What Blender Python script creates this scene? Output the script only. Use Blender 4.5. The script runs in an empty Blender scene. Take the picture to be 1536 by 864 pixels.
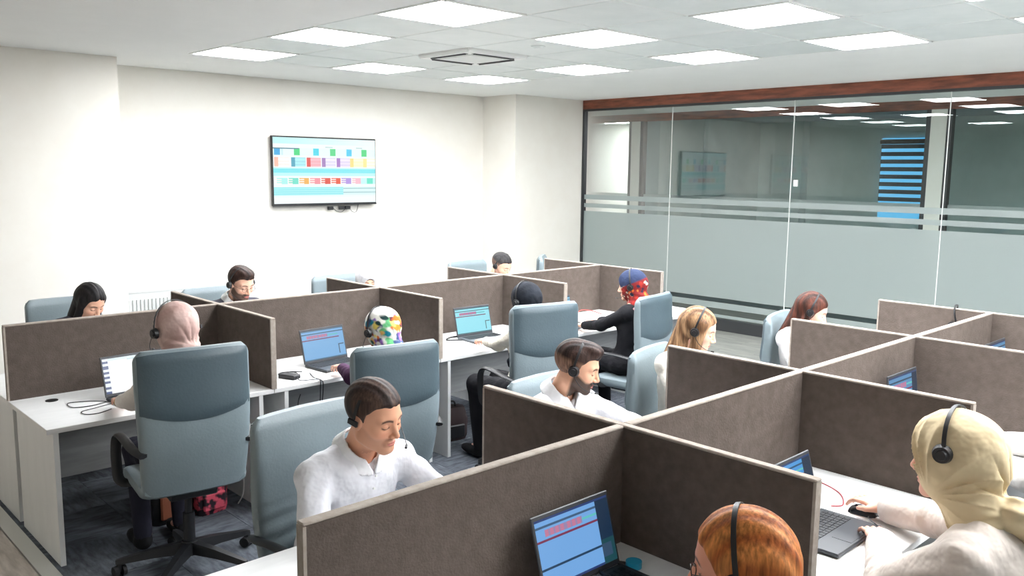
import bpy, bmesh, math, random
import numpy as np
from mathutils import Vector, Matrix, Euler
random.seed(7); np.random.seed(7)
SC = bpy.context.scene
COL = SC.collection
PI = math.pi
def R(d): return math.radians(d)
def lin(c):
    out = []
    for v in c[:3]:
        v = v/255.0
        out.append(v/12.92 if v <= .04045 else ((v+.055)/1.055)**2.4)
    return tuple(out)+(1.0,)

# ------------------------------------------------------------------ camera
H_CAM = 2.0968
YAW, PITCH, ROLL, FPX = 0.8120, 0.1370, -0.0113, 1288.8
cam_d = bpy.data.cameras.new('camera'); cam_d.sensor_width = 36.0
cam_d.lens = FPX/1536*36.0; cam_d.clip_end = 100
cam = bpy.data.objects.new('camera', cam_d); COL.objects.link(cam)
fw = Vector((math.cos(PITCH)*math.cos(YAW), math.cos(PITCH)*math.sin(YAW), -math.sin(PITCH)))
rt0 = Vector((math.sin(YAW), -math.cos(YAW), 0)); up0 = rt0.cross(fw)
rt = rt0*math.cos(ROLL)-up0*math.sin(ROLL); up = rt0*math.sin(ROLL)+up0*math.cos(ROLL)
m = Matrix((rt, up, -fw)).transposed().to_4x4(); m.translation = Vector((0, 0, H_CAM))
cam.matrix_world = m
SC.camera = cam
# ------------------------------------------------------------------ light and exposure
LAMP = 43.0           # radiance of the ceiling panels
w = bpy.data.worlds.new('world'); SC.world = w; w.use_nodes = True
w.node_tree.nodes['Background'].inputs[0].default_value = (.75, .85, 1, 1)
w.node_tree.nodes['Background'].inputs[1].default_value = .15
SC.view_settings.view_transform = 'Standard'; SC.view_settings.look = 'None'
SC.view_settings.gamma = 1; SC.view_settings.use_curve_mapping = False
SC.view_settings.exposure = 0.0

# ------------------------------------------------------------------ materials
def new_mat(name):
    m = bpy.data.materials.new(name); m.use_nodes = True
    nt = m.node_tree; b = nt.nodes['Principled BSDF']
    return m, nt, b
def mat(name, c1, c2=None, rough=.5, scale=8, bump=0, bscale=None, metal=0, spec=.5, stretch=(1,1,1), obj_rand=0, detail=4, contrast=(.35,.65), sheen=0, coat=0):
    m, nt, b = new_mat(name)
    b.inputs['Roughness'].default_value = rough; b.inputs['Metallic'].default_value = metal
    b.inputs['Specular IOR Level'].default_value = spec
    if sheen: b.inputs['Sheen Weight'].default_value = sheen
    if coat: b.inputs['Coat Weight'].default_value = coat
    L = nt.links
    tc = nt.nodes.new('ShaderNodeTexCoord'); mp = nt.nodes.new('ShaderNodeMapping')
    mp.inputs['Scale'].default_value = stretch
    L.new(tc.outputs['Object'], mp.inputs[0])
    if obj_rand:
        oi = nt.nodes.new('ShaderNodeObjectInfo'); ml = nt.nodes.new('ShaderNodeMath'); ml.operation = 'MULTIPLY'; ml.inputs[1].default_value = 40
        cx = nt.nodes.new('ShaderNodeCombineXYZ')
        L.new(oi.outputs['Random'], ml.inputs[0])
        for k in range(3): L.new(ml.outputs[0], cx.inputs[k])
        L.new(cx.outputs[0], mp.inputs['Location'])
    col = None
    if c2 is not None:
        nz = nt.nodes.new('ShaderNodeTexNoise'); nz.inputs['Scale'].default_value = scale; nz.inputs['Detail'].default_value = detail
        nz.inputs['Roughness'].default_value = .6
        L.new(mp.outputs[0], nz.inputs['Vector'])
        rp = nt.nodes.new('ShaderNodeValToRGB')
        rp.color_ramp.elements[0].position = contrast[0]; rp.color_ramp.elements[1].position = contrast[1]
        rp.color_ramp.elements[0].color = lin(c1); rp.color_ramp.elements[1].color = lin(c2)
        L.new(nz.outputs['Fac'], rp.inputs[0]); col = rp.outputs[0]
    if obj_rand:
        hs = nt.nodes.new('ShaderNodeHueSaturation')
        if col is not None: L.new(col, hs.inputs['Color'])
        else: hs.inputs['Color'].default_value = lin(c1)
        mr = nt.nodes.new('ShaderNodeMapRange'); mr.inputs[3].default_value = 1-obj_rand; mr.inputs[4].default_value = 1+obj_rand
        L.new(oi.outputs['Random'], mr.inputs[0]); L.new(mr.outputs[0], hs.inputs['Value'])
        col = hs.outputs[0]
    if col is not None: L.new(col, b.inputs['Base Color'])
    else: b.inputs['Base Color'].default_value = lin(c1)
    if bump:
        n2 = nt.nodes.new('ShaderNodeTexNoise'); n2.inputs['Scale'].default_value = bscale or scale*4; n2.inputs['Detail'].default_value = 3
        L.new(mp.outputs[0], n2.inputs['Vector'])
        bp = nt.nodes.new('ShaderNodeBump'); bp.inputs['Strength'].default_value = bump; bp.inputs['Distance'].default_value = .01
        L.new(n2.outputs['Fac'], bp.inputs['Height']); L.new(bp.outputs[0], b.inputs['Normal'])
    return m
def emit(name, c, s):
    m = bpy.data.materials.new(name); m.use_nodes = True; nt = m.node_tree; nt.nodes.clear()
    e = nt.nodes.new('ShaderNodeEmission'); o = nt.nodes.new('ShaderNodeOutputMaterial')
    e.inputs[0].default_value = lin(c); e.inputs[1].default_value = s
    nt.links.new(e.outputs[0], o.inputs[0]); return m
def attr_mat(name, rough=.5, emission=0, bump=0, bscale=60, spec=.5, streak=None, dist=.01):
    m, nt, b = new_mat(name)
    a = nt.nodes.new('ShaderNodeAttribute'); a.attribute_name = 'col'
    b.inputs['Roughness'].default_value = rough; b.inputs['Specular IOR Level'].default_value = spec
    if emission:
        b.inputs['Base Color'].default_value = (.01,.01,.01,1)
        nt.links.new(a.outputs['Color'], b.inputs['Emission Color']); b.inputs['Emission Strength'].default_value = emission
    elif streak:
        tc = nt.nodes.new('ShaderNodeTexCoord'); mp = nt.nodes.new('ShaderNodeMapping'); mp.inputs['Scale'].default_value = streak
        nz = nt.nodes.new('ShaderNodeTexNoise'); nz.inputs['Scale'].default_value = 1; nz.inputs['Detail'].default_value = 3
        mr = nt.nodes.new('ShaderNodeMapRange'); mr.inputs[1].default_value = .3; mr.inputs[2].default_value = .7; mr.inputs[3].default_value = .45; mr.inputs[4].default_value = 1.35
        hs = nt.nodes.new('ShaderNodeHueSaturation'); L = nt.links
        L.new(tc.outputs['Object'], mp.inputs[0]); L.new(mp.outputs[0], nz.inputs['Vector']); L.new(nz.outputs['Fac'], mr.inputs[0])
        L.new(mr.outputs[0], hs.inputs['Value']); L.new(a.outputs['Color'], hs.inputs['Color']); L.new(hs.outputs[0], b.inputs['Base Color'])
    else: nt.links.new(a.outputs['Color'], b.inputs['Base Color'])
    if bump:
        tc = nt.nodes.new('ShaderNodeTexCoord'); n2 = nt.nodes.new('ShaderNodeTexNoise'); n2.inputs['Scale'].default_value = bscale
        nt.links.new(tc.outputs['Object'], n2.inputs['Vector'])
        bp = nt.nodes.new('ShaderNodeBump'); bp.inputs['Strength'].default_value = bump; bp.inputs['Distance'].default_value = dist
        nt.links.new(n2.outputs['Fac'], bp.inputs['Height']); nt.links.new(bp.outputs[0], b.inputs['Normal'])
    return m
MT = {}
MT['wall'] = mat('wall paint', (226,222,213), (229,226,218), rough=.75, scale=3, spec=.2)
MT['ceil'] = mat('ceiling plaster', (243,244,241), (245,246,243), rough=.8, scale=3, spec=.2)
MT['tile'] = mat('ceiling tile', (222,228,225), (229,234,231), rough=.42, scale=4, obj_rand=.035, spec=.5)
MT['grid'] = mat('ceiling grid', (228,230,226), rough=.5)
MT['whitemetal'] = mat('white enamel', (238,239,236), rough=.35)
MT['radiator'] = mat('radiator enamel', (196,198,196), rough=.5)
MT['lamp'] = emit('lamp diffuser', (250,252,255), LAMP)
MT['carpet'] = mat('carpet', (84,88,96), (116,122,130), rough=.95, scale=9, stretch=(1,4,1), obj_rand=.16, bump=.5, bscale=220, spec=.1)
MT['plank'] = mat('vinyl plank', (168,157,147), (216,206,196), rough=.4, scale=3, stretch=(6,1,1), obj_rand=.14)
MT['plank2'] = mat('grey vinyl plank', (118,120,115), (150,150,143), rough=.35, scale=3, stretch=(6,1,1), obj_rand=.10)
MT['slab'] = mat('floor base', (46,48,50), rough=.9)
MT['strip'] = mat('threshold strip', (216,216,210), rough=.4)
MT['beam'] = mat('brown wood beam', (98,50,33), (146,82,58), rough=.45, scale=5, stretch=(5,.7,5))
MT['darkmetal'] = mat('dark metal', (52,54,56), rough=.4, metal=.3)
MT['black'] = mat('black plastic', (20,21,24), rough=.45)
MT['blackrub'] = mat('black rubber', (24,24,27), rough=.7)
MT['felt'] = mat('taupe felt screen', (82,73,67), (97,88,82), rough=.95, scale=22, detail=7, contrast=(.25,.75), bump=.3, bscale=120, spec=.1, obj_rand=.02)
MT['felt_edge'] = mat('pale felt edge', (150,140,131), (166,157,148), rough=.9, scale=30, spec=.1)
MT['desk'] = mat('white laminate', (230,230,229), (236,236,235), rough=.4, scale=4, stretch=(1,6,1), spec=.4)
MT['deskpanel'] = mat('grey white laminate panel', (230,231,230), (235,236,235), rough=.5, scale=3, stretch=(4,4,1), spec=.3)
MT['modesty'] = mat('grey modesty panel', (150,152,152), (162,164,164), rough=.6, scale=5, stretch=(1,1,9))
MT['leather'] = mat('grey blue leatherette', (118,131,136), (125,138,143), rough=.42, scale=3, bump=.12, bscale=90, spec=.45)
MT['leather_dark'] = mat('dark grey blue leatherette', (66,80,87), (71,86,93), rough=.42, scale=3, bump=.12, bscale=90, spec=.45)
MT['laptop'] = mat('laptop shell', (44,47,52), rough=.4, spec=.5)
MT['laptop_grey'] = mat('laptop deck', (84,88,93), rough=.4)
MT['key'] = mat('laptop keys', (24,26,30), rough=.5)
MT['screen'] = attr_mat('lit screen', rough=.25, emission=1.0)
MT['skin'] = attr_mat('skin', rough=.5, bump=.04, spec=.4)
MT['dyed'] = attr_mat('coloured cloth', rough=.8, bump=.45, bscale=17, spec=.2, dist=.025)
MT['hair'] = attr_mat('hair', rough=.55, bump=.08, bscale=160, spec=.22, streak=(120,120,9))

# ------------------------------------------------------------------ object helpers
def link(o, parent=None):
    COL.objects.link(o)
    if parent is not None: o.parent = parent
    return o
def tag(o, label=None, cat=None, group=None, kind=None):
    if label: o['label'] = label
    if cat: o['category'] = cat
    if group: o['group'] = group
    if kind: o['kind'] = kind
    return o
def thing(name, label, cat, loc=(0,0,0), rz=0, group=None):
    o = bpy.data.objects.new(name, None); o.empty_display_size = .1
    o.location = loc; o.rotation_euler = (0,0,rz); link(o); return tag(o, label, cat, group)
class MB:
    def __init__(s): s.bm = bmesh.new()
    def box(s, lo, hi, bev=0, rot=None, pivot=None, seg=1):
        lo = Vector(lo); hi = Vector(hi); c = (lo+hi)/2; d = hi-lo
        r = bmesh.ops.create_cube(s.bm, size=1)
        vs = r['verts']
        for v in vs: v.co = Vector((v.co.x*d.x, v.co.y*d.y, v.co.z*d.z))+c
        if bev:
            es = {e for v in vs for e in v.link_edges}
            rr = bmesh.ops.bevel(s.bm, geom=list(es), offset=bev, segments=seg, affect='EDGES', clamp_overlap=True)
            vs = list({v for v in rr['verts']} | {v for v in vs if v.is_valid})
        if rot is not None:
            p = Vector(pivot) if pivot is not None else c
            for v in vs: v.co = rot @ (v.co-p)+p
        return vs
    def cyl(s, a, b, r1, r2=None, n=12):
        a = Vector(a); b = Vector(b); r2 = r1 if r2 is None else r2; d = b-a
        r = bmesh.ops.create_cone(s.bm, cap_ends=True, segments=n, radius1=r1, radius2=r2, depth=d.length)
        q = d.to_track_quat('Z','Y').to_matrix()
        for v in r['verts']: v.co = q @ v.co+(a+b)/2
        return r['verts']
    def tube(s, pts, r, n=6, closed=False):
        pts = [Vector(p) for p in pts]; rings = []
        N = len(pts); prev = None
        for i, p in enumerate(pts):
            if closed: t = (pts[(i+1) % N]-pts[i-1])
            else: t = pts[min(i+1, N-1)]-pts[max(i-1, 0)]
            if t.length < 1e-9: t = Vector((0,0,1))
            t.normalize()
            if prev is None: u = t.orthogonal().normalized()
            else: u = (prev-t*prev.dot(t)); u = u.normalized() if u.length > 1e-6 else t.orthogonal().normalized()
            prev = u; v = t.cross(u); rr = r[i] if isinstance(r, (list,tuple)) else r
            rings.append([s.bm.verts.new(p+(u*math.cos(2*PI*k/n)+v*math.sin(2*PI*k/n))*rr) for k in range(n)])
        for i in range(N if closed else N-1):
            A = rings[i]; B = rings[(i+1) % N]
            for k in range(n): s.bm.faces.new((A[k], A[(k+1) % n], B[(k+1) % n], B[k]))
        if not closed:
            s.bm.faces.new(rings[0][::-1]); s.bm.faces.new(rings[-1])
        return s
    def loft(s, rings, cap=True):
        R_ = [[s.bm.verts.new(p) for p in ring] for ring in rings]
        n = len(R_[0])
        for A, B in zip(R_[:-1], R_[1:]):
            for k in range(n): s.bm.faces.new((A[k], A[(k+1) % n], B[(k+1) % n], B[k]))
        if cap: s.bm.faces.new(R_[0][::-1]); s.bm.faces.new(R_[-1])
        return s
    def quad(s, pts): s.bm.faces.new([s.bm.verts.new(p) for p in pts])
    def mesh(s, name, m, smooth=False):
        bmesh.ops.recalc_face_normals(s.bm, faces=s.bm.faces)
        me = bpy.data.meshes.new(name); s.bm.to_mesh(me); s.bm.free()
        me.materials.append(MT[m] if isinstance(m, str) else m)
        if smooth:
            me.polygons.foreach_set('use_smooth', [True]*len(me.polygons))
            try: me.set_sharp_from_angle(angle=R(40))
            except Exception: pass
        me.update(); return me
    def build(s, name, m, parent=None, smooth=False):
        o = bpy.data.objects.new(name, s.mesh(name, m, smooth)); return link(o, parent)
def curve_pts(pts, n=8):
    """Catmull-Rom through the given points"""
    P = [Vector(p) for p in pts]; out = []
    for i in range(len(P)-1):
        p0 = P[max(i-1,0)]; p1 = P[i]; p2 = P[i+1]; p3 = P[min(i+2, len(P)-1)]
        for k in range(n):
            t = k/n; t2 = t*t; t3 = t2*t
            out.append(.5*((2*p1)+(-p0+p2)*t+(2*p0-5*p1+4*p2-p3)*t2+(-p0+3*p1-3*p2+p3)*t3))
    out.append(P[-1]); return out
def copy_tree(o, parent=None):
    c = o.copy(); COL.objects.link(c)
    if parent is not None: c.parent = parent
    for ch in list(o.children): copy_tree(ch, c)
    return c

# ------------------------------------------------------------------ room
ZC = 3.13; YW = 9.488; YP = 8.803; XG = 9.81; X2 = 11.4
XL, XR2, YB_ = -3.2, 15.0, -3.6
def struct(name, mb, m, label=None, parent=None, smooth=False):
    o = mb.build(name, m, parent, smooth)
    if parent is None: o['kind'] = 'structure'
    if label: o['label'] = label
    return o
b = MB(); b.box((XL, YB_, -.12), (XR2+1, 16, -.02)); floor = struct('floor', b, 'slab', 'office floor of dark carpet tiles with wood-look planks beyond')
# carpet tiles between the threshold strips
ct = MB(); ct.box((-.2485,-.2485,-.02), (.2485,.2485,0)); ct_me = ct.mesh('carpet_tile', 'carpet')
XS0 = 1.205; XS1 = 7.705
for i in range(13):
    for j in range(-1, 17):
        o = bpy.data.objects.new('carpet_tile', ct_me); o.location = (XS0+.25+.5*i, 1.2+.5*j, 0)
        o.rotation_euler = (0,0,PI/2 if (i+j) % 2 else 0); link(o, floor)
b = MB(); b.box((XS0, -3.6, -.02), (XS1, .45, 0)); struct('near_carpet', b, 'carpet', parent=floor)
def planks(x0, x1, y0, y1, m, w_=.19, l=1.25):
    pm = MB(); pm.box((-w_/2+.0012, -l/2+.0012, -.02), (w_/2-.0012, l/2-.0012, 0)); me = pm.mesh('floor_plank', m)
    k = 0; x = x0+w_/2
    while x < x1:
        y = y0-(k % 3)*l/3+l/2
        while y < y1+l/2:
            o = bpy.data.objects.new('floor_plank', me); o.location = (x, y, 0); link(o, floor); y += l
        x += w_; k += 1
planks(XS0-.085-.19*9, XS0-.09, 3.0, 8.6, 'plank')
planks(XS1+.07, XG-.06, 1.0, 8.7, 'plank2', w_=.2)
b = MB(); b.box((XL, YB_, -.02), (XS0-.085-.19*9, YW, -.001)); struct('plain_floor', b, 'plank', parent=floor)
b = MB(); b.box((XS1+.06, YB_, -.021), (16, 15, -.006)); struct('far_floor', b, 'plank2', parent=floor)
b = MB(); b.box((XS0-.08, YB_, -.02), (XS0, YW, .004)); struct('trim_1', b, 'strip', 'pale threshold strip between carpet and wood planks')
b = MB(); b.box((XS1, YB_, -.02), (XS1+.06, YW, .004)); struct('trim_2', b, 'strip', 'threshold strip near the glass wall')
# walls
b = MB(); b.box((XL, YW, -.02), (XG+.2, YW+.15, ZC+.3)); struct('wall_far', b, 'wall', 'off-white wall with the television')
b = MB(); b.box((XL, YP, -.02), (3.064, YW, ZC+.2)); struct('wall_left_pier', b, 'wall', 'projecting pier of wall at far left')
b = MB(); b.box((8.38, YP, -.02), (XG+.06, YW, ZC+.2)); struct('wall_right_pier', b, 'wall', 'projecting wall pier next to the glass wall')
b = MB(); b.box((XL-.15, YB_, -.12), (XL, YW, ZC+.3)); struct('wall_left', b, 'wall')
b = MB(); b.box((XL, YB_-.15, -.12), (XR2+1, YB_, ZC+.3)); struct('wall_back', b, 'wall')
# ceiling: plaster border round the tile field
TX0, TX1, TY1 = 3.43, 7.18, 8.03; TY0 = TY1-.75*15
b = MB()
b.box((XL, TY1, ZC), (XG+.05, YW, ZC+.2)); b.box((XL, YB_, ZC), (TX0, TY1, ZC+.2)); b.box((TX1, YB_, ZC), (XG+.05, TY1, ZC+.2))
b.box((TX0, TY0, ZC+.025), (TX1, TY1, ZC+.2)); b.box((TX0, YB_, ZC), (TX1, TY0, ZC+.2))
ceil = struct('ceiling', b, 'ceil', 'white ceiling with a field of square tiles and light panels')
b = MB()
for i in range(6): b.box((TX0+.75*i-.012, TY0, ZC+.004), (TX0+.75*i+.012, TY1, ZC+.024))
for j in range(16): b.box((TX0, TY0+.75*j-.012, ZC+.005), (TX1, TY0+.75*j+.012, ZC+.023))
struct('ceiling_grid', b, 'grid', parent=ceil)
tm = MB(); tm.box((-.362,-.362,0), (.362,.362,.018), bev=.006); tm_me = tm.mesh('ceiling_tile', 'tile')
lamp_cells = {(i, j) for i in (0,2,4) for j in range(0, 15, 2)}
# light j index counted from the TV wall
proto = None
names_x = ['window', 'middle', 'glass-wall']
rowname = ['nearest the television wall', 'second from the television wall', 'third from the television wall', 'fourth from the television wall', 'fifth from the television wall', 'sixth from the television wall', 'seventh from the television wall', 'eighth from the television wall']
for i in range(5):
    for j in range(15):
        cx = TX0+.375+.75*i; cy = TY1-.375-.75*j
        if (i, j) == (2, 2): continue
        if (i, j) in lamp_cells:
            lab = 'square ceiling light panel in the %s column, %s' % (['left','middle','right'][i//2], rowname[j//2])
            if proto is None:
                t = proto = thing('ceiling_light', lab, 'ceiling light', (cx, cy, ZC), 0, 'square ceiling light panels')
                b = MB()
                for s in (-1,1):
                    b.box((s*.355-.012,-.367,-.006),(s*.355+.012,.367,.02)); b.box((-.343,s*.355-.012,-.0055),(.343,s*.355+.012,.0195))
                b.build('frame', 'whitemetal', t)
                b = MB(); b.box((-.343,-.343,-.003),(.343,.343,.012)); b.build('diffuser', 'lamp', t)
            else:
                t = copy_tree(proto); t.location = (cx, cy, ZC); t['label'] = lab
        else:
            o = bpy.data.objects.new('ceiling_tile', tm_me); o.location = (cx, cy, ZC); link(o, ceil)
# ceiling air conditioner cassette
t = thing('ceiling_air_conditioner', 'square ceiling air conditioner cassette with dark slots', 'air conditioner', (5.305, 6.155, ZC))
b = MB(); b.box((-.36,-.36,-.03),(.36,.36,.018), bev=.012, seg=2); b.build('panel', 'whitemetal', t)
b = MB(); b.box((-.22,-.22,-.038),(.22,.22,-.028), bev=.004); b.build('intake_grille', 'grid', t)
for k in range(4):
    b = MB(); b.box((-.24,.262,-.033),(.24,.305,-.0295)); b.box((-.24,.285,-.04),(.24,.30,-.032)); o = b.build('air_slot', 'darkmetal', t); o.rotation_euler = (0,0,k*PI/2)
b = MB(); b.cyl((5.27,5.27,ZC-.006),(5.27,5.27,ZC+.01),.06,n=24); b.cyl((5.27,5.27,ZC-.02),(5.27,5.27,ZC-.006),.035,.045,n=24)
tag(b.build('smoke_detector','tile',smooth=True), 'small round smoke detector beside the ceiling air conditioner', 'smoke detector')

# ------------------------------------------------------------------ glass wall
def glass_mat(name, refl=1.0, tint=(.90,.95,.94)):
    m = bpy.data.materials.new(name); m.use_nodes = True; nt = m.node_tree; nt.nodes.clear()
    o = nt.nodes.new('ShaderNodeOutputMaterial'); mx = nt.nodes.new('ShaderNodeMixShader')
    tr = nt.nodes.new('ShaderNodeBsdfTransparent'); tr.inputs[0].default_value = tint+(1,)
    gl = nt.nodes.new('ShaderNodeBsdfGlossy'); gl.inputs['Roughness'].default_value = 0.0
    fr = nt.nodes.new('ShaderNodeFresnel'); fr.inputs[0].default_value = 1.5
    ml = nt.nodes.new('ShaderNodeMath'); ml.operation = 'MULTIPLY'; ml.inputs[1].default_value = refl; ml.use_clamp = True
    nt.links.new(fr.outputs[0], ml.inputs[0]); nt.links.new(ml.outputs[0], mx.inputs[0])
    nt.links.new(tr.outputs[0], mx.inputs[1]); nt.links.new(gl.outputs[0], mx.inputs[2]); nt.links.new(mx.outputs[0], o.inputs[0])
    return m
MT['glass'] = glass_mat('clear glass', 1.5)
def frost_mat():
    m = bpy.data.materials.new('frosted film'); m.use_nodes = True; nt = m.node_tree; nt.nodes.clear()
    o = nt.nodes.new('ShaderNodeOutputMaterial')
    d = nt.nodes.new('ShaderNodeBsdfDiffuse'); d.inputs[0].default_value = lin((168,178,175))
    t = nt.nodes.new('ShaderNodeBsdfTranslucent'); t.inputs[0].default_value = lin((180,195,196))
    tr = nt.nodes.new('ShaderNodeBsdfTransparent'); g = nt.nodes.new('ShaderNodeBsdfGlossy'); g.inputs['Roughness'].default_value = .35
    a = nt.nodes.new('ShaderNodeMixShader'); a.inputs[0].default_value = .42
    c = nt.nodes.new('ShaderNodeMixShader'); c.inputs[0].default_value = .05
    e = nt.nodes.new('ShaderNodeMixShader'); e.inputs[0].default_value = .07
    L = nt.links
    L.new(d.outputs[0], a.inputs[1]); L.new(t.outputs[0], a.inputs[2]); L.new(a.outputs[0], c.inputs[1]); L.new(tr.outputs[0], c.inputs[2])
    L.new(c.outputs[0], e.inputs[1]); L.new(g.outputs[0], e.inputs[2]); L.new(e.outputs[0], o.inputs[0]); return m
MT['frost'] = frost_mat()
def partition(x, joints, nm, zb=3.0, name='glass_wall', films=True, lab=''):
    ya, yb = joints[0], joints[-1]
    b = MB(); b.box((x-.04, ya, zb), (x+.04, yb, ZC+.0)); o = struct('trim_%d' % nm, b, 'beam', lab+'brown wood beam over the glass wall')
    b = MB(); b.box((x-.03, ya, zb-.03), (x+.03, yb, zb)); struct('trim_%d' % (nm+1), b, 'darkmetal', lab+'dark metal head rail of the glass wall')
    b = MB(); b.box((x-.03, ya, -.02), (x+.03, yb, .15)); struct('baseboard_%s' % ('glass' if nm < 20 else 'corridor'), b, 'darkmetal', lab+'dark base rail of the glass wall')
    k = 0
    for y0, y1 in zip(joints[:-1], joints[1:]):
        b = MB(); b.quad([(x, y0+.004, .15), (x, y1-.004, .15), (x, y1-.004, zb-.03), (x, y0+.004, zb-.03)])
        k += 1
        p = struct('window_%d' % (nm+k), b, 'glass', lab+'clear glass pane of the partition')
        if films:
            for z0, z1, n_ in ((.43,1.49,'frosted_film'),(1.545,1.605,'frosted_stripe'),(1.665,1.735,'frosted_stripe'),(.29,.37,'frosted_stripe'),(.17,.21,'frosted_stripe')):
                b = MB(); b.quad([(x-.004, y0+.004, z0), (x-.004, y1-.004, z0), (x-.004, y1-.004, z1), (x-.004, y0+.004, z1)])
                struct(n_, b, 'frost', parent=p)
        b = MB(); b.box((x-.006, y1-.004, .15), (x+.006, y1+.004, zb-.03)); struct('joint_strip', b, 'grid', parent=p)
partition(XG, [YB_, -.1, 1.7, 3.58, 5.38, 7.19, YP], 10)
b = MB(); b.box((XG-.04, YP-.03, 0), (XG+.04, YP, 3.0)); struct('trim_9', b, 'darkmetal', 'dark vertical rail where glass meets the pier')
b = MB(); b.box((XG-.035,5.28,1.93),(XG-.006,5.33,2.01),bev=.003); tag(b.build('light_switch','whitemetal'),'small white switch box stuck on the glass wall','switch')
# corridor behind the glass and rooms beyond
b = MB(); b.box((XG+.05, YB_, ZC), (X2+.04, 15, ZC+.2)); struct('ceiling_corridor', b, 'ceil')
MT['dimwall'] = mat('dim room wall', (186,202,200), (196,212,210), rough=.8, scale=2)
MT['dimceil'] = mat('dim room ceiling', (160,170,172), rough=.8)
def far_part(x, yr, nm):
    b = MB(); b.box((x-.04, YB_, 2.9), (x+.04, 15, 3.02)); struct('trim_%d' % nm, b, 'beam', 'brown wood beam on the far side of the corridor')
    b = MB(); b.box((x-.05, YB_, 3.02), (x+.04, 15, ZC)); struct('trim_%d' % (nm+8), b, 'ceil', 'pale bulkhead over the far wood beam')
    for k, (y0, y1) in enumerate(yr):
        b = MB(); b.box((x-.06, y0, 0), (x+.06, y1, 2.9)); struct('wall_column_%d' % (k+1), b, 'wall', 'pale column beyond the glass wall')
        b = MB(); b.box((x-.05, y0-.06, 0), (x+.05, y0, 2.9)); b.box((x-.05, y1, 0), (x+.05, y1+.06, 2.9)); struct('trim_%d' % (nm+1+k), b, 'darkmetal', 'dark frame beside the far column')
far_part(X2, [(1.2,1.4),(4.17,4.36),(8.95,9.13)], 30)
ys = [YB_, 1.13, 1.47, 4.10, 4.43, 8.88, 9.2, 14.9]
for k in range(0, 8, 2):
    b = MB(); b.quad([(X2, ys[k], .1), (X2, ys[k+1], .1), (X2, ys[k+1], 2.9), (X2, ys[k], 2.9)])
    p = struct('window_%d' % (30+k), b, 'glass', 'inner glass pane beyond the corridor')
    b = MB(); b.quad([(X2-.01, ys[k], 1.66), (X2-.01, ys[k+1], 1.66), (X2-.01, ys[k+1], 1.72), (X2-.01, ys[k], 1.72)]); struct('frosted_stripe', b, 'frost', parent=p)
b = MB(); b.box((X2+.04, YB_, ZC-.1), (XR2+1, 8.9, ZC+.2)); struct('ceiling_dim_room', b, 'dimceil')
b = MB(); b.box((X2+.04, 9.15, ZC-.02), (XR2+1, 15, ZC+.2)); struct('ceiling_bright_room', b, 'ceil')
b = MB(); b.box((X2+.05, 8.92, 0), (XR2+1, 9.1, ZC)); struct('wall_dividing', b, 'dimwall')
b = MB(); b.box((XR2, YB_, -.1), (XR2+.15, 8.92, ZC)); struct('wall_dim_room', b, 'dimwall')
b = MB(); b.box((XR2, 9.1, -.1), (XR2+.15, 15.15, ZC)); struct('wall_bright_room', b, 'wall')
b = MB(); b.box((XG, 15, -.1), (XR2, 15.15, ZC+.2)); struct('wall_corridor_end', b, 'wall')
for q, (lx, ly) in enumerate([(12.5, 10.2), (12.5, 12.0), (12.5,13.8), (14.2,10.2), (14.2,12.0), (14.2,13.8)]):
    t = copy_tree(proto); t.location = (lx, ly, ZC-.02); t['label'] = 'square light panel of the bright room behind the glass, %s row, %s' % (['near','far'][q//3], ['first','second','third'][q%3])
# dusk window with a striped blind in the dim room
MT['dusk'] = emit('dusk sky behind window', (84,158,200), 1.7)
b = MB(); b.box((XR2-.03, 5.70, 1.3), (XR2-.001, 6.54, 2.70)); o = struct('window_40', b, 'dusk', 'blue dusk window behind the blind')
MT['slat'] = mat('blind slat', (52,72,84), rough=.7)
t = thing('striped_roller_blind', 'blind of dark and see-through stripes on the blue window beyond the glass', 'blind', (XR2-.05, 6.12, 1.36))
b = MB(); b.box((-.03,-.44,1.24),(.03,.44,1.32),bev=.01); b.build('head_rail','darkmetal',t)
sl = MB(); sl.box((-.003,-.42,-.035),(.003,.42,.035)); sme = sl.mesh('slat','slat')
for k in range(9):
    o = bpy.data.objects.new('slat', sme); o.location = (0,0,1.2-.128*k); link(o, t)
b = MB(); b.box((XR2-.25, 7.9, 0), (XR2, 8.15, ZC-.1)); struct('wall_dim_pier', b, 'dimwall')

# ------------------------------------------------------------------ flat pictures on lit screens
def picture(name, wd, ht, nx, ny, fn, parent, loc=(0,0,0), rot=None):
    """a flat panel in the local XZ plane facing -Y, divided into cells with their own colour"""
    vs = [(wd*(i/nx-.5), 0, ht*(j/ny)) for j in range(ny+1) for i in range(nx+1)]
    fs = [(j*(nx+1)+i, j*(nx+1)+i+1, (j+1)*(nx+1)+i+1, (j+1)*(nx+1)+i) for j in range(ny) for i in range(nx)]
    me = bpy.data.meshes.new(name); me.from_pydata(vs, [], fs)
    a = me.color_attributes.new('col', 'FLOAT_COLOR', 'CORNER'); c = np.zeros((len(fs)*4, 4), np.float32)
    for j in range(ny):
        for i in range(nx):
            c[(j*nx+i)*4:(j*nx+i)*4+4] = lin(fn((i+.5)/nx, 1-(j+.5)/ny))
    a.data.foreach_set('color', c.ravel()); me.materials.append(MT['screen'])
    o = bpy.data.objects.new(name, me); o.location = loc
    if rot: o.rotation_euler = rot
    return link(o, parent)
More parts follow.
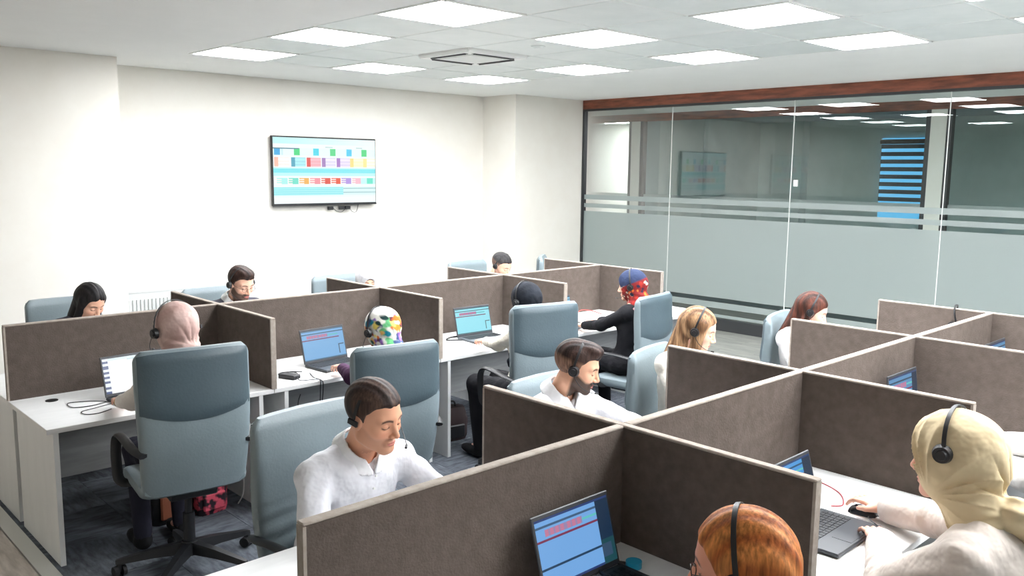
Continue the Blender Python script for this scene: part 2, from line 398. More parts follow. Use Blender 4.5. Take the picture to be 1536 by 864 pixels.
def tv_pic(u, v):
    bg = (238,255,255)
    if v < .10: return (190+int(50*u), 250, 252)
    if .155 < v < .17 and u < .24: return (70,120,140)
    if .16 < v < .27:
        for c, col in ((.04,(60,170,225)),(.22,(70,215,130)),(.40,(75,215,235)),(.56,(90,215,140)),(.73,(85,205,240)),(.88,(80,215,130))):
            if abs(u-c) < .027: return col
        if abs((u*6.3) % 1-.5) < .06: return (205,235,238)
        return (232,253,253)
    if .125 < v < .145 and (.49 < u < .56 or .80 < u < .86): return (190,215,215)
    if .30 < v < .43:
        for c, col, c2 in ((.03,(250,190,170),(255,240,236)),(.18,(80,165,190),(165,230,238)),(.33,(225,85,80),(246,175,185)),(.475,(165,130,190),(225,220,242)),(.615,(170,125,200),(226,215,240)),(.755,(245,225,140),(252,245,200)),(.89,(248,232,150),(252,250,225))):
            if abs(u-c) < .018: return col
            if 0 < u-c < .12: return c2 if int(v*90) % 2 else tuple(min(255, x+18) for x in c2)
        return (250,250,250)
    if .46 < v < .58: return (130,232,240) if .475 < v < .53 else (190,248,250)
    if .61 < v < .71:
        cols = [(175,242,238),(120,225,205),(240,180,90),(240,150,160),(225,85,70),(232,88,62),(180,150,225),(245,190,205)]
        k = int((u-.02)/.103)
        if u < .02: return bg
        if k < 8:
            f = ((u-.02)/.103) % 1
            if f < .10: return (252,252,250)
            if f < .5 and int(v*100) % 3 == 0: return (250,245,240)
            return cols[k]
        return (110,230,205) if u > .91 and u < .97 else (200,248,245)
    if .75 < v < .87:
        if u < .66: return (150,232,238) if int(v*60) % 2 else (175,242,244)
        return (165,200,205) if abs(v-.775) < .012 or abs(v-.835) < .012 else (220,252,252)
    if v > .9: return (244,255,255)
    return bg
def lap_pic(base, dark, side=False, white=False):
    def f(u, v):
        if white:
            if u < .085: return (60,75,120) if int(v*14) % 2 else (225,235,245)
            if v < .06: return (205,222,228)
            if .12 < v < .15: return (196,226,226)
            if .08 < v < .11 and .4 < u < .55: return (180,205,210)
            return (246,252,253)
        if v < .05: return dark
        if side and u > .82:
            if .7 < v < .9 and u < .96: return tuple(int(x*.45) for x in base)
            return (20,44,70) if v < .62 else (28,70,78)
        if .09 < v < .12: return tuple(int(x*.55) for x in base)
        if .18 < v < .26 and .12 < u < .62: return (190,120,150) if (int(u*40) % 3) else (150,130,170)
        if .20 < v < .25 and .62 < u < .86: return (95,190,190)
        if .29 < v < .32 and u < .88: return (120,50,80)
        if .36 < v < .38 and .62 < u < .84: return (60,70,110)
        if side and (.52 < v < .54 or .70 < v < .72): return (30,60,90)
        if v > .95: return dark
        if not side and .55 < v < .9 and .84 < u < .97 and (abs(u-.845) < .02 or abs(v-.56) < .025): return tuple(int(x*.5) for x in base)
        return base
    return f

# ------------------------------------------------------------------ television and radiator
t = thing('television', 'wall-mounted television showing a colourful statistics dashboard', 'television', (5.725, YW-.05, 1.63))
b = MB(); b.box((-.735,-.03,0),(.735,.015,.835),bev=.006); b.box((-.735,-.034,0),(.735,-.028,.022)); 
b.build('frame','black',t)
b = MB(); b.box((-.25,.015,.2),(.25,.048,.6)); b.build('wall_bracket','darkmetal',t)
picture('screen_image', 1.445, .79, 110, 64, tv_pic, t, (0,-.0315,.028))
t = thing('media_box', 'small black signal boxes with looped cables under the television', 'electronic device', (5.95, YW-.05, 1.6))
for k, x in enumerate((-.16, .0, .09)):
    b = MB(); b.box((x-.035,-.02,-.03),(x+.035,.02,.012),bev=.004); b.build('plug_box','black',t)
b = MB(); b.tube(curve_pts([(-.12,0,-.01),(-.07,0,-.05),(0,0,-.06),(.06,0,-.02)]),.004); b.tube(curve_pts([(.11,0,0),(.16,0,-.06),(.22,0,-.06),(.25,0,.03)]),.004); b.build('cable','black',t)
t = thing('radiator', 'white ribbed panel radiator below the wall behind the desks', 'radiator', (3.20, YW-.118, .15))
b = MB(); b.box((0,0,0),(1.25,.012,.60),bev=.004); b.box((0,.05,0),(1.25,.062,.60),bev=.004); b.box((0,-.004,.585),(1.25,.07,.612),bev=.004); b.build('panel','radiator',t)
rb = MB(); rb.box((-.0165,-.018,.03),(.0165,.001,.52),bev=.005); rme = rb.mesh('rib','radiator')
for k in range(30):
    o = bpy.data.objects.new('rib', rme); o.location = (.03+.0411*k,0,0); link(o, t)
for x in (.15,1.1):
    b = MB(); b.box((x-.02,.06,.1),(x+.02,.112,.5)); b.build('bracket','radiator',t)
b = MB(); b.cyl((1.27,.03,.05),(1.33,.03,.05),.012); b.cyl((1.33,.03,.05),(1.33,.03,.12),.02); b.build('valve','radiator',t)

# ------------------------------------------------------------------ desks and fabric screens
D = .745; ZT = 1.19; ZD = .75
XA = [1.20, 2.475, 3.775, 5.07, 6.36, 7.06]; YA = 5.46
XB = [1.06, 2.37, 3.665, 4.95, 6.21, 7.45]; YB = 1.905
ordn = ['first','second','third','fourth','fifth']
def desk(x0, x1, ys, side, lab, group):
    """side -1: user sits towards smaller y"""
    t = thing('desk', lab, 'desk', ((x0+x1)/2, ys, 0), 0 if side < 0 else PI, group)
    w_ = (x1-x0)/2
    b = MB(); b.box((-w_+.001,-D,ZD-.028),(w_-.001,-.004,ZD),bev=.002); b.build('desktop','desk',t)
    for s in (-1,1):
        b = MB(); xx = s*(w_-.085 if w_ > .5 else w_-.04); 
        if s*(1 if side < 0 else -1) < 0 and abs(x0-(XA[0] if ys > 4 else XB[0])) < .01: xx = s*(w_-.045)
        b.box((xx-.013,-D+.006,0),(xx+.013,-.04,ZD-.029)); b.build('side_panel','deskpanel',t)
    b = MB(); b.box((-w_+.1,-.33,.34),(w_-.1,-.312,ZD-.029)); b.build('modesty_panel','modesty',t)
    b = MB(); b.cyl((-w_+.19,-.155,ZD-.0005),(-w_+.19,-.155,ZD+.003),.034,n=20); b.build('cable_grommet','black',t)
    return t
rowA = 'white desks of the far workstation island'; rowB = 'white desks of the near workstation island'
bayA = ['leftmost bay, below the radiator end', 'second bay from the left', 'third bay from the left', 'fourth bay from the left', 'unscreened bay at the right end']
for k in range(5):
    desk(XA[k], XA[k+1], YA, -1, 'white desk of the far island, front row, %s' % ['leftmost bay','second bay from left','third bay from left','fourth bay from left','narrow unscreened end at right'][k], rowA)
    desk(XA[k], XA[k+1], YA, 1, 'white desk of the far island, wall side row, %s' % ['leftmost bay','second bay from left','third bay from left','fourth bay from left','narrow unscreened end at right'][k], rowA)
    desk(XB[k], XB[k+1], YB, -1, 'white desk of the near island, camera side, %s' % ['leftmost bay with the redhead','bay of the beige headscarf','third bay from left','fourth bay from left','last bay at right'][k], rowB)
    desk(XB[k], XB[k+1], YB, 1, 'white desk of the near island, far side, %s' % ['bay of the nearest white-shirted man','bay of the bearded white-shirted man','bay of the blonde woman','bay of the auburn-haired woman','last bay at right'][k], rowB)
def screen(p0, p1, lab, group, ends=(True,True)):
    p0 = Vector(p0); p1 = Vector(p1); d = p1-p0; L = d.length
    t = thing('desk_screen', lab, 'desk screen', (p0.x, p0.y, ZD), math.atan2(d.y, d.x), group)
    b = MB(); b.box((.010 if ends[0] else 0,-.0155,0),(L-(.010 if ends[1] else 0),.0155,ZT-ZD-.010)); b.build('panel','felt',t)
    b = MB()
    b.box((0,-.0165,ZT-ZD-.010),(L,.0165,ZT-ZD),bev=.003)
    if ends[0]: b.box((0,-.0165,0),(.0100,.0165,ZT-ZD-.010))
    if ends[1]: b.box((L-.010,-.0165,0),(L,.0165,ZT-ZD-.010))
    b.build('edge_trim','felt_edge',t)
    return t
gA = 'taupe felt screens of the far island'; gB = 'taupe felt screens of the near island'
for X_, Y_, g, isl in ((XA, YA, gA, 'far'), (XB, YB, gB, 'near')):
    for k in range(4):
        a = X_[k]+(.017 if k else 0); e = X_[k+1]-.017
        screen((a, Y_, 0), (e, Y_, 0), 'long taupe spine screen of the %s island, %s from left' % (isl, ['first segment','second segment','third segment','fourth segment'][k]), g, (k == 0, False))
        screen((X_[k+1], Y_-D-.006, 0), (X_[k+1], Y_+D+.006, 0), 'taupe cross screen of the %s island, %s from its left end' % (isl, ['first','second','third','fourth'][k]), g)

# ------------------------------------------------------------------ office chairs
def chair_back_mesh():
    b = MB(); rings = []; NV = 44; NU = 28
    for j in range(NV+1):
        v = j/NV; z = .395+.735*v
        wv = .232+.022*math.sin(PI*min(1, v*1.1)*.5)
        if v > .93: wv -= .032*((v-.93)/.07)**2
        if v < .06: wv -= .02*((.06-v)/.06)**2
        th = .032+.012*math.sin(PI*v)
        if v > .95: th *= 1-.5*((v-.95)/.05)
        cy = -.185-.11*v-.03*math.sin(PI*v*1.3)*(1 if v < .77 else .6)
        g = 0
        if .10 < v < .52: g = .016*abs(math.sin(PI*(v-.10)/.105))**.5-.016
        ring = []
        for k in range(NU):
            a = 2*PI*k/NU; ca, sa = math.cos(a), math.sin(a)
            x = wv*math.copysign(abs(ca)**.28, ca); y = th*math.copysign(abs(sa)**.45, sa)
            curve = .03*(x/.25)**2
            yy = cy+y+curve
            if sa > .3: yy += g
            ring.append((x, yy, z))
        rings.append(ring)
    b.loft(rings); return b.mesh('backrest','leather', True)
def upper_shell_mesh():
    """darker upholstered upper shell behind the backrest with a smile-shaped lower border"""
    b = MB(); nx, nz = 18, 14; g = {}
    for side in (0, 1):
        for i in range(nx+1):
            for j in range(nz+1):
                u = -1+2*i/nx; x = u*.243
                zlo = .775+.05*u*u; zhi = 1.118-.010*abs(u)**6
                z = zlo+(zhi-zlo)*j/nz; v = (z-.395)/.735
                th = .032+.012*math.sin(PI*v)
                if v > .95: th *= 1-.5*((v-.95)/.05)
                cy = -.185-.11*v-.03*math.sin(PI*v*1.3)*(1 if v < .77 else .6)
                edge = min(1, min((1-abs(u))*6, j/1.5+.0, (nz-j)/1.5+.3)); 
                y = cy-th*(1-.25*abs(u)**8)+.03*(x/.25)**2-(.009*edge**.5 if side == 0 else -.012)
                g[side,i,j] = b.bm.verts.new((x, y, z))
    for i in range(nx):
        for j in range(nz):
            b.bm.faces.new((g[0,i,j], g[0,i+1,j], g[0,i+1,j+1], g[0,i,j+1])); b.bm.faces.new((g[1,i,j], g[1,i,j+1], g[1,i+1,j+1], g[1,i+1,j]))
    for i in range(nx):
        b.bm.faces.new((g[0,i,0], g[1,i,0], g[1,i+1,0], g[0,i+1,0])); b.bm.faces.new((g[0,i,nz], g[0,i+1,nz], g[1,i+1,nz], g[1,i,nz]))
    for j in range(nz):
        b.bm.faces.new((g[0,0,j], g[0,0,j+1], g[1,0,j+1], g[1,0,j])); b.bm.faces.new((g[0,nx,j], g[1,nx,j], g[1,nx,j+1], g[0,nx,j+1]))
    return b.mesh('upper_shell','leather_dark', True)
def make_chair():
    t = thing('office_chair', '', 'chair')
    seatgrp = []
    def add(n, me): o = bpy.data.objects.new(n, me); link(o, t); return o
    b = MB(); rings = []
    for j in range(13):
        v = j/12; y = -.175+.435*v; w_ = .245-.03*(1-v)**2*0; zt = .468-.03*max(0, v-.75)**2*14; th = .045 if 0 < j < 12 else .02
        ring = []
        for k in range(20):
            a = 2*PI*k/20; ca, sa = math.cos(a), math.sin(a)
            ring.append((w_*(1 if 0 < j < 12 else .93)*math.copysign(abs(ca)**.3, ca), y, zt-.045+th*math.copysign(abs(sa)**.5, sa)+.012*abs(ca)))
        rings.append(ring)
    b.loft(rings); add('seat', b.mesh('seat','leather',True))
    add('backrest', chair_back_mesh()); add('upper_shell', upper_shell_mesh())
    b = MB(); b.box((-.11,-.13,.345),(.11,.12,.382),bev=.008); b.cyl((.1,.02,.355),(.23,.02,.35),.006,n=8); b.cyl((.2,.02,.35),(.25,.02,.35),.012,n=8); add('mechanism', b.mesh('mechanism','black',True))
    for s in (-1,1):
        b = MB(); p = curve_pts([(s*.20,.10,.40),(s*.275,.12,.42),(s*.285,.14,.52),(s*.28,.15,.62),(s*.275,.10,.668),(s*.272,-.03,.672),(s*.262,-.16,.655),(s*.235,-.235,.64)], 5)
        rings = []
        for i, q in enumerate(p):
            tq = (p[min(i+1,len(p)-1)]-p[max(i-1,0)]).normalized(); side = Vector((1,0,0)); nrm = tq.cross(side).normalized(); side = nrm.cross(tq)
            rings.append([q+side*(.024*math.cos(a))+nrm*(.012*math.sin(a)) for a in [2*PI*k/8 for k in range(8)]])
        b.loft(rings); add('armrest', b.mesh('armrest','black',True))
    b = MB(); b.cyl((0,0,.13),(0,0,.26),.028,n=16); b.cyl((0,0,.26),(0,0,.35),.017,n=16); add('gas_column', b.mesh('gas_column','black',True))
    b = MB(); b.cyl((0,0,.085),(0,0,.155),.05,.036,n=16)
    for k in range(5):
        a = 2*PI*k/5+.3; c, s = math.cos(a), math.sin(a); rings = []
        for r_, z, hw, hh in ((.03,.12,.028,.03),(.16,.108,.024,.022),(.30,.085,.018,.014),(.335,.08,.012,.010)):
            rings.append([(c*r_-s*q*hw, s*r_+c*q*hw, z+e*hh) for q, e in ((-1,-1),(1,-1),(.7,1),(-.7,1))])
        b.loft(rings)
    add('star_base', b.mesh('star_base','black'))
    cm = MB()
    for s in (-1,1): cm.cyl((s*.010,0,.03),(s*.028,0,.03),.03,.027,n=14)
    cm.cyl((-.012,0,.03),(.012,0,.03),.012,n=8); cm.box((-.009,-.012,.03),(.009,.012,.075)); cme = cm.mesh('caster','blackrub')
    for k in range(5):
        a = 2*PI*k/5+.3; o = bpy.data.objects.new('caster', cme); o.location = (.32*math.cos(a), .32*math.sin(a), 0); o.rotation_euler = (0,0,a*2.3); link(o, t)
    return t
chair0 = make_chair(); chair_used = [False]
def chair(x, y, deg, lab, dz=0, group='grey-blue office chairs', tilt=0, sx=1.03):
    if chair_used[0]: t = copy_tree(chair0)
    else: t = chair0; chair_used[0] = True
    t.location = (x, y, 0); t.rotation_euler = (0,0,R(deg)); t['label'] = lab; t['group'] = group; t.scale = (sx,1,1)
    for ch in t.children:
        n = ch.name.split('.')[0]
        if n in ('seat','backrest','upper_shell','mechanism','armrest'): ch.location.z = dz
        if n == 'gas_column': ch.scale.z = (.35+dz)/.35 if dz < 0 else 1+dz/.22; ch.location.z = 0 if dz < 0 else -.13*dz/.22
        if n in ('backrest','upper_shell') and tilt: ch.rotation_euler.x = R(tilt); 
    return t

# ------------------------------------------------------------------ laptops
def laptop(x, y, deg, lab, pic, open_deg=108, w_=.365, grey=False, group='open laptops on the desks', h_=.235):
    """local: keyboard towards -Y, screen faces -Y"""
    t = thing('laptop', lab, 'laptop', (x, y, ZD+.002), R(deg), group)
    d_ = .245
    b = MB(); b.box((-w_/2,-d_,0),(w_/2,0,.016),bev=.004); b.build('base','laptop_grey' if grey else 'laptop',t)
    b = MB()
    for r_ in range(5):
        for c in range(14): b.box((-w_/2+.022+c*.0232,-.045-r_*.0225,.016),(-w_/2+.042+c*.0232,-.026-r_*.0225,.0185))
    o = b.build('keyboard','key',t)
    b = MB(); b.box((-.055,-d_+.012,.016),(.055,-d_+.085,.0168)); b.build('touchpad','laptop',t)
    lid = MB(); lid.box((-w_/2,-.004,0),(w_/2,.004,h_),bev=.003); lo = lid.build('lid','laptop',t); lo.location = (0,.004,.014); lo.rotation_euler = (-R(open_deg-90),0,0)
    p = picture('screen_image', w_-.02, h_-.032, 44, 30, pic, lo, (0,-.0047,.018))
    return t
def cable(name, pts, lab, m='black', r=.003, cat='cable', n=8, group=None):
    b = MB(); b.tube(curve_pts(pts, n), r, n=6); return tag(b.build(name, m, smooth=True), lab, cat, group)
laptop(1.80, 5.11, 4, 'laptop with a bright white page in front of the pink headscarf', lap_pic(None,None,white=True), 104)
laptop(3.09, 5.12, 5, 'laptop with a blue page in front of the floral headscarf', lap_pic((120,172,218),(70,110,140)), 104)
laptop(4.50, 5.17, -3, 'laptop with a pale cyan page in front of the black headscarf', lap_pic((150,226,240),(70,120,130)), 104, grey=True)
laptop(5.42, 5.10, 0, 'laptop almost hidden by the third cross screen, beside the navy headscarf', lap_pic((110,170,200),(60,100,120)), 104, grey=True)
laptop(2.01, 1.76, 0, 'large laptop with a blue table page nearest the camera, before the redhead', lap_pic((112,165,222),(40,60,110),side=True), 106, w_=.37, h_=.25)
laptop(2.99, 1.53, 1, 'laptop with dark keyboard in front of the beige headscarf', lap_pic((70,150,215),(30,60,110),side=True), 106, grey=False, w_=.37)
laptop(4.55, 1.76, 0, 'laptop lid with blue screen seen over the second cross screen', lap_pic((88,140,185),(50,70,110),side=True), 97, h_=.30)
laptop(5.85, 1.72, 0, 'laptop lid with blue screen seen over the third cross screen', lap_pic((80,135,180),(50,70,110)), 97, h_=.30)
laptop(1.85, 2.10, 180, 'laptop in front of the nearest white-shirted man, behind the screen', lap_pic((120,172,218),(70,110,140)), 104)
laptop(3.2, 2.10, 180, 'laptop in front of the bearded man in white, behind the screen', lap_pic((120,172,218),(70,110,140)), 104)

# chairs ---------------------------------------------------------------

# ------------------------------------------------------------------ bodies: smooth distance fields turned into one surface
f32 = np.float32
def V3(*a): return np.array(a, f32)
def nets(f, lo, hi, h, B=4):
    lo = np.asarray(lo, f32); hi = np.asarray(hi, f32)
    nb = np.maximum(1, np.ceil((hi-lo)/(h*B)).astype(int)); n = nb*B
    bi = np.stack(np.meshgrid(*[np.arange(k) for k in nb], indexing='ij'), -1).reshape(-1,3)
    fc = f((lo+(bi*B+(B-1)/2)*h).astype(f32))
    act = np.abs(fc) < (B*h*.87+h)*1.45
    F = np.repeat(np.repeat(np.repeat(np.where(fc < 0, -1., 1.).reshape(nb), B, 0), B, 1), B, 2).astype(f32)
    off = np.stack(np.meshgrid(*[np.arange(B)]*3, indexing='ij'), -1).reshape(-1,3)
    idx = (bi[act][:,None,:]*B+off[None]).reshape(-1,3)
    F[idx[:,0],idx[:,1],idx[:,2]] = f((lo+idx*h).astype(f32))
    F[F == 0] = 1e-7
    S = F < 0
    c = [S[a:n[0]-1+a, b:n[1]-1+b, d:n[2]-1+d] for a in (0,1) for b in (0,1) for d in (0,1)]
    allin = c[0].copy(); anyin = c[0].copy()
    for q in c[1:]: allin &= q; anyin |= q
    cells = np.argwhere(anyin & ~allin)
    if len(cells) == 0: return np.zeros((0,3), f32), np.zeros((0,4), int)
    vid = -np.ones(n-1, int); vid[cells[:,0],cells[:,1],cells[:,2]] = np.arange(len(cells))
    acc = np.zeros((len(cells),3)); cnt = np.zeros(len(cells))
    cor = [(a,b,d) for a in (0,1) for b in (0,1) for d in (0,1)]
    for p in range(8):
        for q in range(p+1, 8):
            df = np.array(cor[q])-np.array(cor[p])
            if np.abs(df).sum() != 1: continue
            A = cells+cor[p]; Bc = cells+cor[q]
            fa = F[A[:,0],A[:,1],A[:,2]]; fb = F[Bc[:,0],Bc[:,1],Bc[:,2]]; m_ = (fa < 0) != (fb < 0)
            t = fa[m_]/(fa[m_]-fb[m_]); acc[m_] += A[m_]+t[:,None]*df; cnt[m_] += 1
    V = lo+(acc/cnt[:,None])*h
    fs = []
    for ax in range(3):
        u, v_ = (ax+1) % 3, (ax+2) % 3
        sl0 = [slice(None)]*3; sl1 = [slice(None)]*3; sl0[ax] = slice(0,-1); sl1[ax] = slice(1,None)
        ch = np.argwhere(S[tuple(sl0)] != S[tuple(sl1)])
        ok = (ch[:,u] > 0) & (ch[:,v_] > 0) & (ch[:,u] < n[u]-1) & (ch[:,v_] < n[v_]-1); ch = ch[ok]
        if not len(ch): continue
        s0 = S[ch[:,0],ch[:,1],ch[:,2]]
        def cell(du, dv): k = ch.copy(); k[:,u] -= du; k[:,v_] -= dv; return vid[k[:,0],k[:,1],k[:,2]]
        q = np.stack([cell(1,1), cell(0,1), cell(0,0), cell(1,0)], 1)
        q[~s0] = q[~s0][:,::-1]; fs.append(q)
    Fq = np.concatenate(fs); Fq = Fq[(Fq >= 0).all(1)]
    return V.astype(f32), Fq
def np_mesh(name, parts, m):
    """parts: list of (V, F, C) joined in one mesh"""
    Vs, Fs, Cs = [], [], []; o = 0
    for V, F, C in parts:
        if len(V) == 0: continue
        Vs.append(V); Fs.append(F+o); Cs.append(C); o += len(V)
    V = np.concatenate(Vs); F = np.concatenate(Fs); C = np.concatenate(Cs)
    me = bpy.data.meshes.new(name); me.vertices.add(len(V)); me.vertices.foreach_set('co', V.astype(f32).ravel())
    me.loops.add(len(F)*4); me.loops.foreach_set('vertex_index', F.astype(np.int32).ravel())
    me.polygons.add(len(F)); me.polygons.foreach_set('loop_start', np.arange(0, len(F)*4, 4, dtype=np.int32))
    me.update(calc_edges=True); me.validate()
    me.polygons.foreach_set('use_smooth', [True]*len(me.polygons))
    a = me.color_attributes.new('col', 'FLOAT_COLOR', 'POINT')
    c4 = np.ones((len(V),4), f32); c4[:,:3] = C; a.data.foreach_set('color', c4.ravel())
    me.materials.append(MT[m]); me.update(); return me
def nrm(a): return np.sqrt((a*a).sum(-1))
def cap(P, a, b, ra, rb=None):
    rb = ra if rb is None else rb; a = np.asarray(a, f32); b = np.asarray(b, f32); ba = b-a
    t = np.clip(((P-a)@ba)/max(1e-9, float(ba@ba)), 0, 1)
    return nrm(P-a-t[:,None]*ba)-(ra+(rb-ra)*t)
def ell(P, c, r, Rm=None):
    q = P-np.asarray(c, f32)
    if Rm is not None: q = q@Rm
    r = np.asarray(r, f32); k0 = nrm(q/r); k1 = nrm(q/(r*r)); return k0*(k0-1)/np.maximum(k1, 1e-6)
def smin(a, b, k):
    h = np.clip(.5+.5*(b-a)/k, 0, 1); return b*(1-h)+a*h-k*h*(1-h)
def smax(a, b, k): return -smin(-a, -b, k)
def rx(a): c, s = math.cos(a), math.sin(a); return np.array([[1,0,0],[0,c,-s],[0,s,c]], f32)
def ry(a): c, s = math.cos(a), math.sin(a); return np.array([[c,0,s],[0,1,0],[-s,0,c]], f32)
def rz(a): c, s = math.cos(a), math.sin(a); return np.array([[c,-s,0],[s,c,0],[0,0,1]], f32)
def linc(c): return np.array(lin(c)[:3], f32)

# ---- head, in its own frame: face towards +Y, eyes at z = 0, chin at z = -.115, crown at z = +.115
def head_sdf(P, male=True):
    x = np.abs(P[:,0:1]); Q = np.concatenate([x, P[:,1:]], 1)
    d = ell(P, (0,-.014,.032), (.077,.099,.084))
    d = smin(d, ell(P, (0,.018,-.028), (.063,.072,.085)), .03)
    jw = .050 if male else .044
    d = smin(d, cap(Q, (jw,.0,-.062), (.014,.068,-.094), .022, .018 if male else .015), .028)
    d = smin(d, ell(P, (0,.072,-.098), (.022,.018,.017)), .02)
    d = smin(d, cap(Q, (.0,.080,.024), (.042,.066,.020), .010 if male else .007), .016)
    d = smin(d, ell(Q, (.041,.052,-.028), (.024,.026,.022)), .02)
    d = smax(d, -ell(Q, (.033,.098,-.001), (.019,.020,.014)), .014)
    d = smin(d, ell(Q, (.032,.0705,-.002), (.0145,.0135,.0125)), .004)
    d = smin(d, cap(P, (0,.086,.006), (0,.106,-.031), .0065, .0105), .012)
    d = smin(d, ell(Q, (.011,.096,-.037), (.0085,.010,.0075)), .006)
    d = smin(d, ell(P, (0,.080,-.066), (.026,.013,.012)), .012)
    d = smin(d, ell(P, (0,.0905,-.0615), (.020,.0065,.0042)), .004)
    d = smin(d, ell(P, (0,.0885,-.0715), (.017,.0075,.0055)), .005)
    d = smax(d, -ell(P, (0,.099,-.0662), (.023,.010,.0016)), .003)
    d = smin(d, ell(Q, (.078,-.008,-.006), (.009,.019,.031), rx(.15)), .008)
    d = smax(d, -ell(Q, (.087,-.004,-.004), (.006,.010,.018)), .005)
    return d
def smask(d, soft): return np.clip(.5-d/soft, 0, 1)
def face_col(P, skin, o):
    S = linc(skin); n_ = len(P); C = np.tile(S, (n_,1)); x = np.abs(P[:,0]); y = P[:,1]; z = P[:,2]; front = y > .035
    def mix(m_, c):
        nonlocal C; m_ = (m_*front)[:,None] if m_.ndim == 1 else m_; C = C*(1-m_)+c*m_
    mix(smask(np.hypot((x-.042)/1.1, z+.03)-.014, .02)*.35, S*np.array([1.05,.72,.68], f32))
    mix(smask(np.hypot(x*.9, z+.034)-.010, .014)*.3*(y > .09), S*np.array([1.03,.72,.68], f32))
    bz = .0235-.0022*((x-.030)/.012)**2
    mix(smask(np.maximum(np.abs(z-bz)-o.get('brow',.0040), np.abs(x-.031)-.019), .004)*.9, linc(o.get('browcol',(45,32,26))))
    lz = -.0035-.0045*(1-((x-.032)/.015)**2)*o.get('lid',1.0)
    mix(smask(np.maximum(np.abs(z-lz)-.0021, np.abs(x-.032)-.0145), .003), linc((38,26,24)))
    if o.get('open'):
        mix(smask(np.maximum(np.abs(z-(lz+.0035))-.0022, np.abs(x-.032)-.010), .003)*.8, linc((205,195,190)))
        mix(smask(np.hypot(x-.032, z-(lz+.003))-.0038, .002), linc((45,30,22)))
    if o.get('beard'):
        b_ = o['beard']; jaw = np.where(y > .055, np.maximum(-(z+.046), 0), 0)
        reg = z+.048-.55*np.clip(.062-y, 0, .05)      # rises towards the ears
        mk = smask(np.maximum(reg, -(y+.004)), .014)
        mou = smask(np.maximum(np.abs(z+.051)-.005, x-.027), .006)
        C = C*(1-(mk*b_)[:,None])+linc(o.get('beardcol',(52,38,32)))*(mk*b_)[:,None]
        mix(mou*min(1, b_*1.15), linc(o.get('beardcol',(52,38,32))))
    mix(smask(np.hypot(x/.021, (z+.0665)/.0092)-1, .25)*(y > .078), linc(o.get('lips',(176,108,100))))
    return np.clip(C, 0, 1)
def hairline(y, f): return np.interp(y, f[0], f[1])
def strands(P, amp, freq=260, ax=0):
    return amp*(np.sin(P[:,ax]*freq+4*np.sin(P[:,2]*18)+P[:,1]*30)*.6+np.sin(P[:,ax]*freq*.47+P[:,2]*25)*.4)
def hair_short(P, o):
    vol = o.get('vol', .011)
    d = ell(P, (0,-.016,.034), (.077+vol*.8,.099+vol,.084+vol))
    if o.get('quiff'): d = smin(d, ell(P, (.004,.045,.102), (.052,.046,.026)), .03); 
    fr = ([-.12,-.09,-.05,-.015,.0,.012,.02,.045,.075,.1],[-.075,-.078,-.062,-.02,-.03,-.028,.028,.050,o.get('front',.070),o.get('front',.070)+.004])
    d = smax(d, (hairline(P[:,1], fr)-P[:,2]+.35*np.maximum(np.abs(P[:,0])-.02, 0)*np.clip((P[:,1]-.03)*30, 0, 1))*.75, .010)
    return d+strands(P, .0012)
def hair_long(P, o):
    L_ = o.get('len', .30); x = np.abs(P[:,0:1]); Q = np.concatenate([x, P[:,1:]], 1); px = o.get('part', 0)
    d = ell(P, (0,-.018,.030), (.088,.108,.100))
    fr = ([-.2,-.02,.0,.03,.055,.085,.12],[-.4,-.4,-.30,o.get('cheek',-.02),.045,.072,.078])
    face = (hairline(P[:,1], fr)-P[:,2])*.6
    d = smax(d, np.minimum(face, 1), .012)
    d = smin(d, cap(P, (0,-.055,.0), (0,-.075,-L_), .072, .058), .03)
    d = smin(d, cap(Q, (.066,-.002+o.get('fwd',0),.03), (.078,.004+o.get('fwd',0)*1.5,-L_+.04), .028, .022), .022)
    if o.get('side'):
        d = smin(d, cap(P, (-.07,.02,.05), (-.078,.045,-.12), .026, .02), .02); d = smin(d, cap(P, (.07,.02,.05), (.078,.045,-.12), .026, .02), .02)
    d = d+.004*np.exp(-((P[:,0]-px)/.006)**2)*(P[:,2] > .06)
    return d+strands(P, .0016, 210)
def hijab_head(P, o):
    v_ = o.get('vol', .016)
    d = ell(P, (0,-.016,.030), (.079+v_,.100+v_,.087+v_))
    d = smin(d, ell(P, (0,.012,-.035), (.074+v_*.4,.080,.095)), .03)
    d = smin(d, ell(P, (0,-.075,-.0+o.get('bunz',0)), (.060,.060,.060)), .03)
    d = smin(d, cap(P, (0,-.035,-.07), (0,-.06,-.17), .074, .080), .035)
    k = o.get('folds', 1.0)
    ang = np.arctan2(P[:,2]+.09, P[:,1]-.05)+.5*np.abs(P[:,0])*6
    rr = np.hypot(P[:,1]-.05, P[:,2]+.09)
    d = d+k*.0030*(np.abs(np.sin(ang*9+np.sin(ang*4)*1.5+P[:,0]*8))**.6*2-1.3)*np.clip(rr*9-.2, 0, 1)*np.clip(1.6-rr*7, .12, 1)
    a2 = np.arctan2(P[:,0]-.012, P[:,2]+.105); r2 = np.hypot(P[:,0], P[:,2]+.105)
    back = np.clip(-(P[:,1]+.02)*18, 0, 1)
    d = d+k*.0042*back*(1-np.abs(np.sin(a2*5.5+np.sin(a2*3+1)*1.2))**.5*1.5)*np.clip(1.45-r2*8.5, .0, 1)*np.clip(r2*30-.3, 0, 1)
    d = d+.006*back*np.exp(-((P[:,2]+.112)/.010)**2)
    return d
def hijab_open(P, o):
    z0 = o.get('oz', -.018)
    return ell(P, (0,.115,z0), (o.get('ow', .056), .075, .082))
